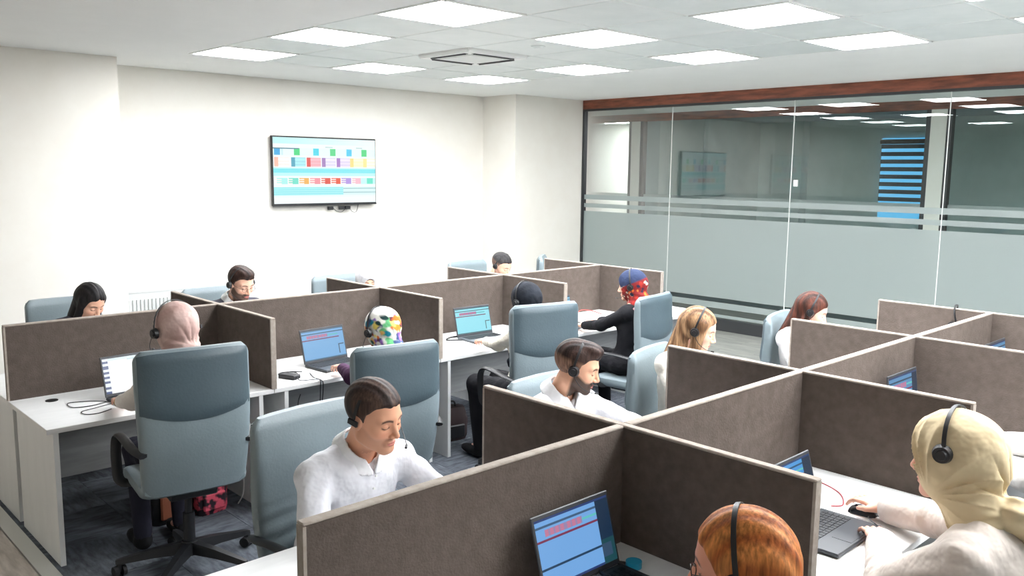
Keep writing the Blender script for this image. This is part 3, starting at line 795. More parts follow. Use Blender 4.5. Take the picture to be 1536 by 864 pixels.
# ---- hands: wrist at the origin, fingers towards +Y, palm down; thumb on -X (a right hand)
def hand_sdf(P, pose):
    d = ell(P, (0,.048,0), (.040,.052,.0165)); d = smin(d, cap(P, (0,-.045,.002), (0,.02,.0), .026, .024), .02)
    curl = {'type':(.25,.75,.55), 'rest':(.15,.35,.3), 'mouse':(.10,.55,.35)}[pose]
    for x, L, sp in ((-.029,.072,-.10),(-.010,.080,-.03),(.010,.075,.04),(.028,.060,.12)):
        p = V3(x,.085,.002); a = 0; r_ = .0092 if L > .065 else .008
        for q, fr in enumerate((.45,.31,.24)):
            a += curl[q]; dr = V3(math.sin(sp)*math.cos(a), math.cos(a)*math.cos(sp), -math.sin(a)); p2 = p+dr*L*fr
            d = smin(d, cap(P, p, p2, r_*(1-.1*q), r_*(.9-.1*q)), .004 if q else .008); p = p2
    p = V3(-.030,.022,-.004); p2 = V3(-.056,.055,-.010); p3 = V3(-.058,.082,-.016)
    d = smin(d, cap(P, p, p2, .0145, .011), .012); d = smin(d, cap(P, p2, p3, .0105, .008), .004)
    return d
_hand = {}
def hand(pose, left, skin):
    if pose not in _hand: _hand[pose] = nets(lambda P: hand_sdf(P, pose), (-.08,-.06,-.09), (.06,.18,.035), .0034)
    V, F = _hand[pose]; V = V.copy()
    if left: V[:,0] *= -1; F = F[:,::-1]
    C = np.tile(linc(skin), (len(V),1)); tip = (V[:,1] > .14)[:,None]
    return V, F, np.where(tip, C*np.array([1.04,.86,.82], f32), C)

def ik(sh, wr, l1, l2, pole):
    d = wr-sh; L = float(nrm(d)); mx = (l1+l2)*.985
    if L > mx: wr = sh+d*(mx/L); d = wr-sh; L = mx
    a = (l1*l1-l2*l2+L*L)/(2*L); h = math.sqrt(max(1e-6, l1*l1-a*a)); u = d/L
    p = pole-u*float(pole@u); p = p/max(1e-6, float(nrm(p)))
    return sh+u*a+p*h, wr
MT['glassframe'] = mat('glasses frame', (60,50,46), rough=.3)
def add_headset(wm, label, vol=.0, side=1, boom=True, s=1.0, two=True, zoff=0, bw=None, bh=None):
    """wm: 4x4 world matrix of the head frame"""
    t = thing('headset', label, 'headset', group='black call centre headsets'); t.matrix_world = wm @ Matrix.Translation((0,0,zoff)) @ Matrix.Scale(s, 4)
    w_ = bw or .090+vol; hz = bh or .118+vol
    pts = [(w_*math.cos(a), -.012, hz*math.sin(a) if math.sin(a) > 0 else .0) for a in [PI*k/18 for k in range(19)]]
    b = MB(); rings = []
    for q in pts:
        v = Vector((q[0],0,q[2])); n_ = v.normalized(); rings.append([(q[0]+n_.x*e, q[1]+f_, q[2]+n_.z*e) for e, f_ in ((-.001,-.0055),(.0025,-.0055),(.0025,.0055),(-.001,.0055))])
    b.loft(rings); b.build('headband', 'black', t, True)
    for sd in ((-1,1) if two else (side,)):
        b = MB(); b.cyl((sd*(w_-.008),-.006,-.006),(sd*(w_+.010),-.008,-.006),.027,.022,n=20); b.cyl((sd*(w_+.008),-.008,-.006),(sd*(w_+.014),-.008,-.006),.016,.013,n=16)
        b.build('ear_cushion', 'black', t, True)
    if not two:
        b = MB(); b.box((-side*(w_+.004)-.004,-.03,-.012),(-side*(w_+.004)+.004,.01,.006)); b.build('temple_rest', 'black', t)
    if boom:
        b = MB(); b.tube(curve_pts([(side*(w_+.010),.0,-.02),(side*(w_+.006),.04,-.055),(side*(w_-.018),.085,-.075),(side*(w_-.045),.118,-.078)], 6), .0019, n=6)
        b.cyl((side*(w_-.045),.118,-.078),(side*(w_-.060),.128,-.079),.0045,n=8); b.build('microphone_boom', 'black', t, True)
    return t

def person(label, top, face, hy=0, hp=20, hr=0, male=True, s=1.0, skin=(214,168,140), wrists=None, hyaw=(0,0), poses=('type','type'),
           hair=None, haircol=(40,32,30), haircol2=None, shirt=(238,238,240), trouser=(38,40,46), face_o=None, res=.010, hres=.0032, hs=None,
           collar=None, patfn=None, scarf_tail=None, glasses=False, piping=None, seat_dz=0, wrinkle=.004, spine=None, lean=0, sleeve=1.0, extras=None, pel=None, polex=.55, arm_e=.009):
    face_o = face_o or {}; A = R(face); top = np.array(top, f32)
    Rw = rz(A); hl = Rw.T@(top)                      # world -> body axes (still world origin)
    Rh = rz(R(hy))@rx(-R(hp))@ry(R(hr))
    hc = hl-V3(0,0,.118*s)
    nb = hc+Rh@V3(0,-.045*s,-.10*s)+V3(0,-.030*s,-.070*s)
    z0 = .565+seat_dz; dz = nb[2]-z0; L = spine or max(.43, dz+.025)
    dy = math.sqrt(max(L*L-dz*dz, .0009)); o = V3(nb[0]-lean, nb[1]-dy, 0)
    if pel is not None: pl = Rw.T@V3(pel[0], pel[1], 0); o = V3(pl[0], pl[1], 0)
    hc = hc-o; nb = nb-o; P0 = V3(0,0,z0); wo = Rw@o
    t = thing('person', label, 'person', tuple(float(q) for q in wo), A)
    sd = nb-P0; sl = float(nrm(sd)); u = sd/sl; th = math.atan2(-float(u[1]), float(u[2])); Rs = rx(th)  # spine tilt
    sw = (.172 if male else .150)*s
    SH = {}
    WR = {}
    for k, sg in ((0,-1),(1,1)):
        SH[k] = nb+Rs@V3(sg*sw, .012, -.055*s)
        wt = Rw.T@np.array(wrists[k], f32)-o if wrists and wrists[k] is not None else SH[k]+V3(-sg*.02,.40,-.28)
        l1, l2 = .285*s, .255*s
        el, wr = ik(SH[k], wt, l1, l2, V3(sg*polex,-.25,-.8)); WR[k] = (el, wr)
    kk = .93 if not male else 1.0
    def torso(P, e, legs=False):
        d = ell(P, P0+V3(0,.0,.0), (.170*kk*s+e, .125*s+e, .115*s+e), Rs)
        d = smin(d, ell(P, P0+sd*.36, (.145*kk*s+e, .108*s+e, .17*s+e), Rs), .07)
        d = smin(d, ell(P, P0+sd*.68+Rs@V3(0,.005,0), (.160*kk*s+e, .112*s+e, .165*s+e), Rs), .06)
        if not male:
            for sg in (-1,1): d = smin(d, ell(P, P0+sd*.62+Rs@V3(sg*.062,.088,0), (.055+e,.048+e,.055+e)), .04)
        d = smin(d, cap(P, SH[0]+V3(.03,0,.0), SH[1]-V3(.03,0,.0), .055*s+e), .05)
        for k in (0,1): d = smin(d, cap(P, nb+V3(0,-.01,-.022), SH[k]+V3(0,-.005,.006), .045*s+e*.6, .046*s+e), .04)
        return d
    def arms(P, e, tfar=1.0, fold=0):
        d = None
        for k in (0,1):
            el, wr = WR[k]; we = el+(wr-el)*tfar
            a = smin(cap(P, SH[k], el, .050*s*kk+e*1.2, .040*s*kk+e*1.2), cap(P, el, we, .040*s*kk+e*1.2, .027*s*kk+e*1.3), .02)
            if fold:
                dd = nrm(P-el); a = a+fold*np.sin(dd*95+P[:,0]*40)*np.exp(-dd*dd/.012)*.9
                d3 = nrm(P-SH[k]); a = a+fold*.7*np.sin((P[:,0]*.8+P[:,2]*.7)*80)*np.exp(-d3*d3/.02)
            d = a if d is None else np.minimum(d, a)
        return d
    def wr_noise(P): return wrinkle*(np.sin(P[:,0]*31+P[:,2]*17+3*np.sin(P[:,1]*19))*.35+np.sin(P[:,2]*46-P[:,0]*22+2*np.sin(P[:,0]*25))*.28)
    # skin body
    def body(P):
        d = smin(torso(P, -.018), arms(P, -.004), .03)
        d = smin(d, cap(P, nb-V3(0,0,.02), hc+Rh@V3(0,-.03,-.07), .054*s*kk, .052*s*kk), .03)
        for sg in (-1,1):
            kn = V3(sg*.10,.40,z0-.035); an = V3(sg*.10,.36,.09)
            d = smin(d, cap(P, V3(sg*.09,0,z0-.02), kn, .068, .048), .03); d = smin(d, cap(P, kn, an, .046, .032), .02)
            d = smin(d, cap(P, an, an+V3(0,.13,-.045), .032, .026), .02)
        return d
    lo = np.minimum(V3(-.34,-.22,.0), np.minimum(WR[0][1], WR[1][1])-.06); hi = np.maximum(V3(.34,.56,float(nb[2])+.12), np.maximum(WR[0][1], WR[1][1])+.06)
    lo = np.minimum(lo, nb-V3(.3,.2,.3)); hi = np.maximum(hi, nb+V3(.3,.2,.16))
    parts = []
    V, F = nets(body, lo, hi, .015); parts.append((V, F, np.tile(linc(skin), (len(V),1))))
    # fine head with the neck
    nbh = (Rh.T@(nb-V3(0,0,.01)-hc))/s
    def hsd(P):
        d = head_sdf(P, male); return smin(d, cap(P, V3(0,-.025,-.06), nbh, .052*kk, .056*kk), .022)
    V, F = nets(hsd, (-.12,-.14,-.2), (.12,.13,.14), hres); C = face_col(V, skin, face_o); parts.append(((V*s)@Rh.T+hc, F, C))
    for k in (0,1):
        el, wr = WR[k]; f_ = wr-el; yaw = math.atan2(-float(f_[0]), float(f_[1]))*.6+R(hyaw[k])
        pt = {'type':-.05,'rest':-.02,'mouse':0.05}[poses[k]]
        Vh, Fh, Ch = hand(poses[k], k == 0, skin); M_ = rz(yaw)@rx(pt); hsz = s*(.98 if male else .9)
        parts.append(((Vh*hsz)@M_.T+wr, Fh, Ch))
    link(bpy.data.objects.new('body', np_mesh('body', parts, 'skin')), t)
    # clothes
    cax = hc+Rh@V3(0,-.03,-.07)-(nb-V3(0,0,.02)); cax = cax/float(nrm(cax)); cth = math.atan2(-float(cax[1]), float(cax[2]))
    def sh(P):
        d = smin(torso(P, .010)+wr_noise(P), arms(P, arm_e, .90*sleeve, wrinkle)+wr_noise(P)*.4, .025)
        d = smax(d, -(P[:,2]-(z0-.10)), .01)
        nk = cap(P, nb+V3(0,.012,-.012), nb+V3(0,.012,-.012)+cax*.2, .056*s, .075*s); d = smax(d, -nk, .010)
        if collar: d = smax(d, -cap(P, nb+V3(0,.075,.03), nb+V3(0,.115,-.055), .030, .006), .008)
        return d
    V, F = nets(sh, lo, hi, res)
    SC_ = linc(shirt); C = np.tile(SC_, (len(V),1))
    link(bpy.data.objects.new('shirt' if male else 'blouse', np_mesh('shirt', [(V,F,C)], 'dyed')), t)
    def tr(P):
        d = ell(P, P0+V3(0,0,-.01), (.178*kk,.135,.115))
        for sg in (-1,1):
            kn = V3(sg*.11,.41,z0-.035); an = V3(sg*.11,.365,.10)
            d = smin(d, cap(P, V3(sg*.085,0,z0-.02), kn, .086, .064), .04); d = smin(d, cap(P, kn, an, .062, .050), .03)
        return d+.003*np.sin(P[:,1]*60+P[:,0]*20)
    V, F = nets(tr, (-.3,-.2,.02), (.3,.58,z0+.16), .015); link(bpy.data.objects.new('trousers', np_mesh('trousers', [(V,F,np.tile(linc(trouser),(len(V),1)))], 'dyed')), t)
    for sg in (-1,1):
        V, F = nets(lambda P: smax(smin(ell(P, (sg*.11,.44,.045), (.046,.125,.038)), cap(P, V3(sg*.11,.365,.05), V3(sg*.11,.36,.10), .044), .03), -(P[:,2]-.004), .006), (sg*.11-.08,.28,-.01), (sg*.11+.08,.6,.17), .012)
        link(bpy.data.objects.new('shoe', np_mesh('shoe', [(V,F,np.tile(linc((28,28,30)),(len(V),1)))], 'dyed')), t)
    if collar:
        def co(P):
            q = (P-(nb+V3(0,.006,-.004)+cax*.040))@rx(cth)
            r_ = np.hypot(q[:,0], q[:,1]*.96); h_ = q[:,2]
            rad = .0640*s+np.clip(.034-h_, 0, .08)*.62+np.clip(h_-.030, 0, .05)*.1
            shell = np.abs(r_-rad)-.0050
            top_ = h_-.036+.30*np.clip(q[:,1], 0, .1); bot = -(h_+.020-.10*np.clip(-q[:,1], -.1, .1)*0+.22*np.clip(q[:,1], 0, .1))
            d = smax(shell, np.maximum(top_, bot), .003)
            gap = (.004+.62*np.clip(h_+.030, 0, .1)-np.abs(q[:,0]))*(q[:,1] > 0)-1*(q[:,1] <= 0)
            return smax(d, gap, .003)
        V, F = nets(co, nb-V3(.13,.13,.08), nb+V3(.13,.14,.12), .0042)
        link(bpy.data.objects.new('collar', np_mesh('collar', [(V,F,np.tile(linc(collar),(len(V),1)))], 'dyed')), t)
        b = MB()
        for q in range(5):
            pc = P0+sd*(.93-.13*q)+Rs@V3(0,.128*s,0)
            b.cyl(tuple(float(a_) for a_ in pc), tuple(float(a_) for a_ in pc+V3(0,.004,0)), .005, n=8)
        b.build('button', 'whitemetal', t)
    hair = hair or {}
    kind = hair.get('kind')
    hsr = hs or hres
    if kind in ('short','long'):
        fn = hair_short if kind == 'short' else hair_long
        lo_h = (-.16,-.19,-.12 if kind == 'short' else -hair.get('len',.3)-.08)
        V, F = nets(lambda P: fn(P, hair), lo_h, (.16,.16,.17), hsr)
        c1 = linc(haircol); c2 = linc(haircol2 or haircol)
        a_ = np.sin(V[:,0]*150+6*np.sin(V[:,2]*9)+V[:,1]*40)*.5+.5; C = c1[None]*(1-a_[:,None])+c2[None]*a_[:,None]
        if hair.get('fade'):
            m_ = np.clip((.045-V[:,2])/.06, 0, .32)[:,None]*(V[:,1] < .03)[:,None]; C = C*(1-m_)+linc(skin)*m_*.8
        link(bpy.data.objects.new('hair', np_mesh('hair', [((V*s)@Rh.T+hc, F, C)], 'hair')), t)
    if kind == 'hijab':
        def hj(P):
            Q = ((P-hc)@Rh)/s
            d = hijab_head(Q, hair)*s
            wrap = cap(P, nb+V3(0,-.0,.035), hc+Rh@V3(0,-.02,-.07), .072*s, .066*s)+.004*np.sin(P[:,2]*150+P[:,0]*25)
            d = smin(d, wrap, .03)
            dr = hair.get('drape', .05)
            if dr:
                e_ = cap(P, nb+V3(-.05,.01,-.0), nb+V3(.05,.01,-.0), .055+dr, .055+dr)
                d = smin(d, smax(e_, torso(P, .024), .01)+.004*np.sin(P[:,0]*70+P[:,1]*45), .03)
            if hair.get('tail'):
                for (a_, b_, r1, r2) in hair['tail']: d = smin(d, cap(P, nb+V3(*a_), nb+V3(*b_), r1, r2)+.004*np.sin(P[:,2]*120+P[:,0]*60), .015)
            op = hijab_open(Q, hair)*s
            return smax(d, -op, .006)
        V, F = nets(hj, np.minimum(hc-V3(.2,.2,.2), nb-V3(.26,.22,hair.get('down',.25))), np.maximum(hc+V3(.2,.2,.18), nb+V3(.26,.22,.1)), hsr)
        Q = ((V-hc)@Rh)/s
        if patfn: C = patfn(Q)
        else:
            c1 = linc(haircol); c2 = linc(haircol2 or haircol); a_ = (np.sin(Q[:,2]*40+Q[:,1]*30)*.5+.5)[:,None]; C = c1*(1-a_)+c2*a_
        link(bpy.data.objects.new('headscarf', np_mesh('headscarf', [(V,F,C)], 'dyed')), t)
        if hair.get('under'):
            V, F = nets(lambda P: smax(smax(ell(P, (0,-.014,.032), (.081,.104,.089)), -(P[:,2]-.035), .004), -ell(P, (0,.118,-.022), (.054,.075,.078)), .004), (-.12,-.14,-.06), (.12,.13,.15), .004)
            link(bpy.data.objects.new('underscarf', np_mesh('underscarf', [((V*s)@Rh.T+hc,F,np.tile(linc(hair['under']),(len(V),1)))], 'dyed')), t)
    if glasses:
        b = MB()
        for sg in (-1,1):
            b.tube([(sg*.033+.023*math.cos(a), .096-.004*abs(math.cos(a)), -.004+.017*math.sin(a)) for a in [2*PI*k/20 for k in range(20)]], .0013, n=5, closed=True)
            b.tube([(sg*.056,.092,-.001),(sg*.074,.05,.002),(sg*.082,-.01,.003)], .0012, n=5)
        b.tube([(-.010,.096,-.002),(0,.099,.001),(.010,.096,-.002)], .0013, n=5)
        me = b.mesh('glasses', 'glassframe', True); g = bpy.data.objects.new('glasses', me); link(g, t)
        g.matrix_local = Matrix.Translation([float(q) for q in hc]) @ Matrix([[float(v) for v in r_] for r_ in Rh]).to_4x4() @ Matrix.Scale(s, 4)
    if extras: extras(t, nb, hc, Rh, SH, WR, torso, P0, sd, Rs)
    Wm = Matrix.Translation([float(q) for q in wo]) @ Matrix.Rotation(A, 4, 'Z') @ Matrix.Translation([float(q) for q in hc]) @ Matrix([[float(v) for v in r_] for r_ in Rh]).to_4x4() @ Matrix.Scale(s, 4)
    return dict(t=t, pelvis=wo, head=Wm, wr=[Rw@(WR[k][1]+o) for k in (0,1)])

# ------------------------------------------------------------------ scarf patterns (dyes of the cloth; the beige also has fold shade painted in)
def blobs(Q, base, spots, seed=0):
    C = np.tile(linc(base), (len(Q),1)); u = np.arctan2(Q[:,0], Q[:,1]+.016)*.115; z = Q[:,2]
    for (cu, cz), r_, col, soft in spots:
        du = np.abs(u-cu); du = np.minimum(du, 2*PI*.115-du)
        wob = .007*np.sin(Q[:,0]*110+z*60+seed)+.006*np.sin(z*130-Q[:,1]*80)
        m_ = np.clip(.5-(np.hypot(du, z-cz)+wob-r_)/soft, 0, 1)[:,None]; C = C*(1-m_)+linc(col)*m_
    return C
def floral(Q):
    sp = []
    cols = [(235,150,60),(40,140,165),(110,190,130),(150,110,190),(220,110,40),(60,80,120),(245,225,120),(90,40,60),(30,60,60),(240,190,110),(238,236,226)]
    r2 = np.random.RandomState(12)
    for k in range(200): sp.append(((r2.uniform(-PI, PI)*.115, r2.uniform(-.16, .075)), r2.uniform(.012,.027), cols[k % 11], .008))
    C = blobs(Q, (238,236,226), sp)
    m_ = np.clip((Q[:,2]-.07)/.02, 0, 1)[:,None]; return C*(1-m_)+linc((240,238,232))*m_
def navyred(Q):
    sp = []
    r2 = np.random.RandomState(4); cols = [(150,44,38),(228,204,178),(205,104,46),(96,20,26),(232,212,188),(160,50,42),(40,40,60)]
    for k in range(150): sp.append(((r2.uniform(-PI, PI)*.115, r2.uniform(-.22, .03)), r2.uniform(.008,.019), cols[k % 7], .006))
    C = blobs(Q, (120,36,36), sp); m_ = np.clip((Q[:,2]-.012+.25*(Q[:,1]))/.012, 0, 1)[:,None]
    return C*(1-m_)+linc((46,56,84))*m_
def beige(Q):
    ang = np.arctan2(Q[:,2]+.09, Q[:,1]-.05); ang = ang+.5*np.abs(Q[:,0])*6; a_ = (1-np.abs(np.sin(ang*9+np.sin(ang*4)*1.5+Q[:,0]*8))**.6)[:,None]*.0+.12*(np.sin(Q[:,2]*60+Q[:,1]*30)[:,None]*.5+.5)
    return linc((222,203,166))*(1-a_)+linc((196,170,126))*a_  # lit tone mixed with faint bands of painted fold shade

def chairpos(p, face, dy=.02): 
    A = R(face); return (float(p['pelvis'][0])+math.sin(A)*dy, float(p['pelvis'][1])-math.cos(A)*dy)
# ------------------------------------------------------------------ far island, front row (backs to the camera)
p1 = person('woman in a pink headscarf and off-white blouse typing with her back to the camera', (1.745, 4.36, 1.385), 0, pel=(1.74,4.28), hy=8, hp=12, male=False, s=1.06, skin=(222,172,150),
    wrists=((1.60,4.86,.785),(1.98,4.90,.785)), hyaw=(-8,8), hair=dict(kind='hijab', vol=.020, drape=.05, folds=1.7), haircol=(206,178,170), haircol2=(192,160,152), shirt=(226,218,212), trouser=(40,40,52), res=.010, hs=.0050, seat_dz=.03)
add_headset(p1['head'], 'thin black headset over the pink headscarf', .026, side=-1, two=False)
p2 = person('woman in a floral headscarf and purple sweater typing at a laptop', (2.965, 4.27, 1.244), 0, hy=5, hp=16, male=False, pel=(2.85,4.12), s=1.03, skin=(224,176,154),
    wrists=((2.985,4.86,.785),(3.26,4.86,.785)), hair=dict(kind='hijab', vol=.020, drape=.0, folds=.6), patfn=floral, shirt=(66,34,66), trouser=(34,34,40), hs=.0050)
add_headset(p2['head'], 'black headset over the floral headscarf', .024, side=-1)
p3 = person('woman in a black headscarf and cream blouse at the third laptop', (4.19, 4.28, 1.30), 0, pel=(4.13,4.2), hy=4, hp=12, male=False, skin=(222,174,150),
    wrists=((4.22,4.82,.79),(4.58,4.90,.79)), hair=dict(kind='hijab', vol=.018, drape=.05, folds=1.2, tail=[((-.10,.02,-.02),(-.17,.06,-.26),.045,.03)], down=.35), haircol=(34,38,46), haircol2=(28,31,38), shirt=(232,226,212), trouser=(28,28,32), hs=.0055, seat_dz=.02)
add_headset(p3['head'], 'black headset on the black headscarf', .022, side=-1)
def pip(t, nb, hc, Rh, SH, WR, torso, P0, sd, Rs):
    b = MB(); pts = []
    for q in range(13):
        a = q/12; x = -.10+.13*a; z = float(nb[2])-.0-.17*a; ys = np.linspace(-.4, .1, 200)
        G = np.stack([np.full(200, x), ys+float(nb[1])*0, np.full(200, z)], -1).astype(f32); d = torso(G, .014)
        k = int(np.argmax(d < 0)) if (d < 0).any() else 120
        pts.append((x, float(ys[k]), z))
    b.tube(pts, .009, n=6)
    tag(b.build('piping', MT['pipe'], t, True), 'pink and white collar piping')
MT['pipe'] = mat('piping', (226,170,172), (240,225,222), rough=.8, scale=30)
p4 = person('woman in a navy and red flowered headscarf and black coat', (5.42, 4.32, 1.30), -4, pel=(5.42,4.32), hy=34, hp=10, male=False, skin=(226,180,156),
    wrists=((5.36,4.80,.79),(5.52,4.86,.79)), hair=dict(kind='hijab', vol=.016, drape=.02, folds=.5), patfn=navyred, shirt=(26,26,30), trouser=(26,26,30), hs=.0055, extras=pip)
add_headset(p4['head'], 'black headset on the navy and red headscarf', .020, side=-1, two=False)
# far island, wall side (facing the camera)
p5 = person('black-haired woman with a centre parting, eyes lowered, behind the leftmost screen', (1.96, 6.38, 1.262), 180, hy=18, hp=32, male=False, s=1.04, skin=(226,176,150),
    hair=dict(kind='long', len=.28, part=0, cheek=-.05, fwd=.01), haircol=(24,22,24), haircol2=(34,30,30), shirt=(70,70,80), hres=.0034, hs=.0045, res=.014)
p6 = person('bearded man with glasses and headset behind the second screen segment', (3.09, 6.38, 1.306), 180, hy=10, hp=22, male=True, s=1.08, skin=(226,178,154),
    hair=dict(kind='short', vol=.012, quiff=True, front=.066), haircol=(42,30,28), haircol2=(62,44,38), face_o=dict(beard=.85, beardcol=(38,28,25)), glasses=True, shirt=(60,60,70), collar=(235,235,235), hres=.0034, hs=.004, res=.014)
add_headset(p6['head'], 'black headset worn by the bearded man with glasses', .010, side=1)
p7 = person('woman in a white headscarf with black underscarf behind the third screen segment', (4.28, 6.40, 1.225), 180, hy=-14, hp=22, male=False, skin=(226,178,152),
    hair=dict(kind='hijab', vol=.018, drape=.04, folds=.8, under=(26,24,26)), haircol=(196,196,200), haircol2=(226,226,228), shirt=(190,190,196), hres=.004, hs=.0055, res=.016)
p8 = person('dark-haired man with headset behind the fourth bay screen near the pier', (5.92, 6.40, 1.250), 180, hy=12, hp=28, male=True, s=1.05, skin=(222,172,148),
    hair=dict(kind='short', vol=.008, front=.066, fade=1), haircol=(46,44,46), haircol2=(58,56,56), face_o=dict(beard=.4), shirt=(210,212,216), hres=.004, hs=.004, res=.016)
add_headset(p8['head'], 'black headset worn by the man near the pier', .008, side=1)
# near island, far side
p9 = person('man in a white shirt with short brown hair looking down, nearest the camera', (1.838, 2.70, 1.284), 180, hy=14, hp=15, hr=3, male=True, s=1.13, pel=(1.80,2.90), skin=(222,164,132),
    wrists=((2.16,2.36,.79),(1.60,2.36,.79)), hair=dict(kind='short', vol=.009, front=.066), haircol=(44,33,30), haircol2=(78,60,52), face_o=dict(beard=.16, lips=(188,118,104)), shirt=(232,232,237), collar=(246,246,248), res=.008, hres=.0026, hs=.0032, wrinkle=.009)
add_headset(p9['head'], 'thin black headset of the nearest man in white', .004, side=-1, two=False)
p10 = person('bearded man in a white shirt with a black headset in the second bay', (3.07, 2.76, 1.270), 180, pel=(3.16,2.90), hy=34, hp=18, male=True, s=1.05, skin=(224,172,142),
    wrists=((3.44,2.36,.79),(2.94,2.36,.79)), hair=dict(kind='short', vol=.010, quiff=True, front=.062, fade=1), haircol=(40,30,28), haircol2=(66,48,42), face_o=dict(beard=.93, brow=.0048, beardcol=(30,23,21)), shirt=(234,234,238), collar=(246,246,248), res=.009, hres=.0028, hs=.0034, wrinkle=.005)
add_headset(p10['head'], 'black headset with ear cushion on the bearded man in white', .008, side=1)
p11 = person('woman with straight blonde-highlighted hair and headset', (4.13, 2.79, 1.318), 180, pel=(4.14,2.90), hy=26, hp=20, male=False, skin=(232,184,160),
    hair=dict(kind='long', len=.20, part=.02, cheek=-.06, fwd=.012, side=True), haircol=(104,74,50), haircol2=(170,134,100), shirt=(236,232,222), hres=.0032, hs=.0042, res=.012)
add_headset(p11['head'], 'black headset in the blonde-highlighted hair', .014, side=1)
p12 = person('woman with auburn hair, white blouse and headset in the fourth bay', (5.55, 2.83, 1.272), 180, pel=(5.62,2.90), hy=24, hp=24, male=False, skin=(232,182,158),
    hair=dict(kind='long', len=.26, part=0, cheek=.0, fwd=-.01), haircol=(48,28,22), haircol2=(88,48,36), shirt=(240,238,236), hres=.0034, hs=.0045, res=.012)
add_headset(p12['head'], 'black headset in the auburn hair', .012, side=1)
# near island, camera side
p13 = person('red-haired woman with glasses and headset in the foreground', (1.565, .93, 1.378), 0, hy=23, hp=10, male=False, skin=(228,160,134), glasses=True,
    wrists=((1.72,1.42,.79),(1.98,1.42,.79)), hair=dict(kind='long', len=.22, part=.01, cheek=-.01, fwd=-.015), haircol=(168,92,44), haircol2=(212,136,74), shirt=(210,205,200), hres=.0030, hs=.0032, res=.011)
add_headset(p13['head'], 'black headset with silver glint on the red hair', .014, side=-1)
p14 = person('woman in a beige headscarf and cream knit blouse with a hand on the mouse', (2.80, .93, 1.345), 0, hy=2, hp=6, male=False, s=1.13, skin=(226,172,148),
    wrists=((2.97,1.20,.80),(3.30,1.35,.79)), hyaw=(-10,6), poses=('rest','mouse'), hair=dict(kind='hijab', vol=.026, drape=.0, folds=3.4, bunz=-.02, tail=[((.0,-.09,.06),(.02,-.15,.0),.05,.045),((.02,-.15,.0),(.03,-.19,-.07),.042,.03)]), patfn=beige, shirt=(222,210,200), hres=.0030, hs=.0036, res=.008, wrinkle=.008, polex=1.6, arm_e=.022)
add_headset(p14['head'], 'small black clip-on headset on the beige headscarf', .0, side=-1, two=False, boom=False, zoff=.045, bw=.110, bh=.106)
p15 = person('person in a white textured blouse at the right edge behind the beige headscarf', (4.32, .90, 1.24), 0, hy=-10, hp=14, male=False, skin=(226,172,148),
    polex=2.2, arm_e=.024, wrists=((4.22,1.26,.79),(4.58,1.3,.79)), hair=dict(kind='hijab', vol=.02, drape=.06, folds=1), haircol=(226,222,214), haircol2=(236,232,226), shirt=(232,230,226), hres=.0045, hs=.006, res=.014)

def seat(p, face, lab, dz=0, off=(0,0), tilt=0, rot=0):
    a = R(face); px, py = float(p['pelvis'][0]), float(p['pelvis'][1])
    x = px+off[0]*math.cos(a)-off[1]*math.sin(a); y = py+off[0]*math.sin(a)+off[1]*math.cos(a)
    return chair(x, y, face+rot, lab, dz, tilt=tilt)
# chairs, each under its sitter -----------------------------------------
chair(1.73, 4.26, -8, 'grey-blue office chair of the woman in the pink headscarf', .08, tilt=-3, sx=1.08)
chair(2.82, 4.08, -8, 'grey-blue office chair of the woman in the floral headscarf', -.02, sx=1.08)
chair(4.12, 4.17, -12, 'grey-blue office chair of the woman in the black headscarf', .07, sx=1.06)
chair(5.42, 4.30, 8, 'grey-blue office chair of the woman in the navy and red headscarf', -.01)
chair(1.80, 2.93, 186, 'grey-blue office chair behind the nearest man in a white shirt', -.04)
chair(3.20, 2.93, 182, 'grey-blue office chair behind the bearded man in a white shirt', -.13)
chair(4.15, 2.92, 192, 'grey-blue office chair behind the blonde woman', -.10)
chair(5.65, 2.92, 192, 'grey-blue office chair behind the auburn-haired woman', -.05)
seat(p5, 180, 'grey-blue office chair behind the black-haired woman by the far wall', -.03, off=(0,-.06))
seat(p6, 180, 'grey-blue office chair behind the bearded man with glasses', -.05, off=(0,-.06))
seat(p7, 180, 'grey-blue office chair behind the woman in the white headscarf', -.04, off=(0,-.06))
seat(p8, 180, 'grey-blue office chair behind the man near the far wall pier', -.01, off=(0,-.06))
seat(p13, 0, 'office chair of the red-haired woman nearest the camera', .0)
seat(p14, 0, 'dark grey-blue office chair behind the beige headscarf', .02)
seat(p15, 0, 'office chair of the person in white at the right edge', .0)
chair(6.95, 6.55, 180+40, 'empty grey-blue office chair at the right end of the far island', 0)

# ------------------------------------------------------------------ small things
t = thing('power_adapter', 'black laptop power brick on the desk left of the purple sweater', 'power adapter', (2.68, 4.90, ZD), R(20))
b = MB(); b.box((-.035,-.065,0),(.035,.065,.028),bev=.005); b.build('brick','black',t)
b = MB(); b.tube(curve_pts([(0,.06,.012),(.03,.12,.006),(.09,.13,.005),(.13,.07,.005),(.08,.0,.005),(.05,.05,.006),(.12,.10,.006),(.16,.03,.005)],8),.0032); b.tube(curve_pts([(0,-.06,.012),(-.03,-.12,.006),(.02,-.17,.006),(.05,-.215,.004),(.052,-.23,-.05),(.05,-.2,-.3)],8),.0032); b.build('power_cable','black',t,True)
cable('power_cable', [(2.84,4.92,ZD+.006),(2.80,4.80,ZD+.005),(2.79,4.712,ZD+.006),(2.787,4.70,ZD-.03),(2.78,4.72,.55),(2.70,4.74,.5),(2.66,4.76,.6),(2.70,4.8,.66)], 'black cable hanging over the edge of the second desk')
cable('usb_cable', [(1.63,5.04,ZD+.006),(1.55,5.13,ZD+.004),(1.44,5.17,ZD+.004),(1.43,5.06,ZD+.004),(1.52,5.03,ZD+.004),(1.62,5.06,ZD+.006)], 'black cable looped left of the bright laptop, farther loop', r=.0025)
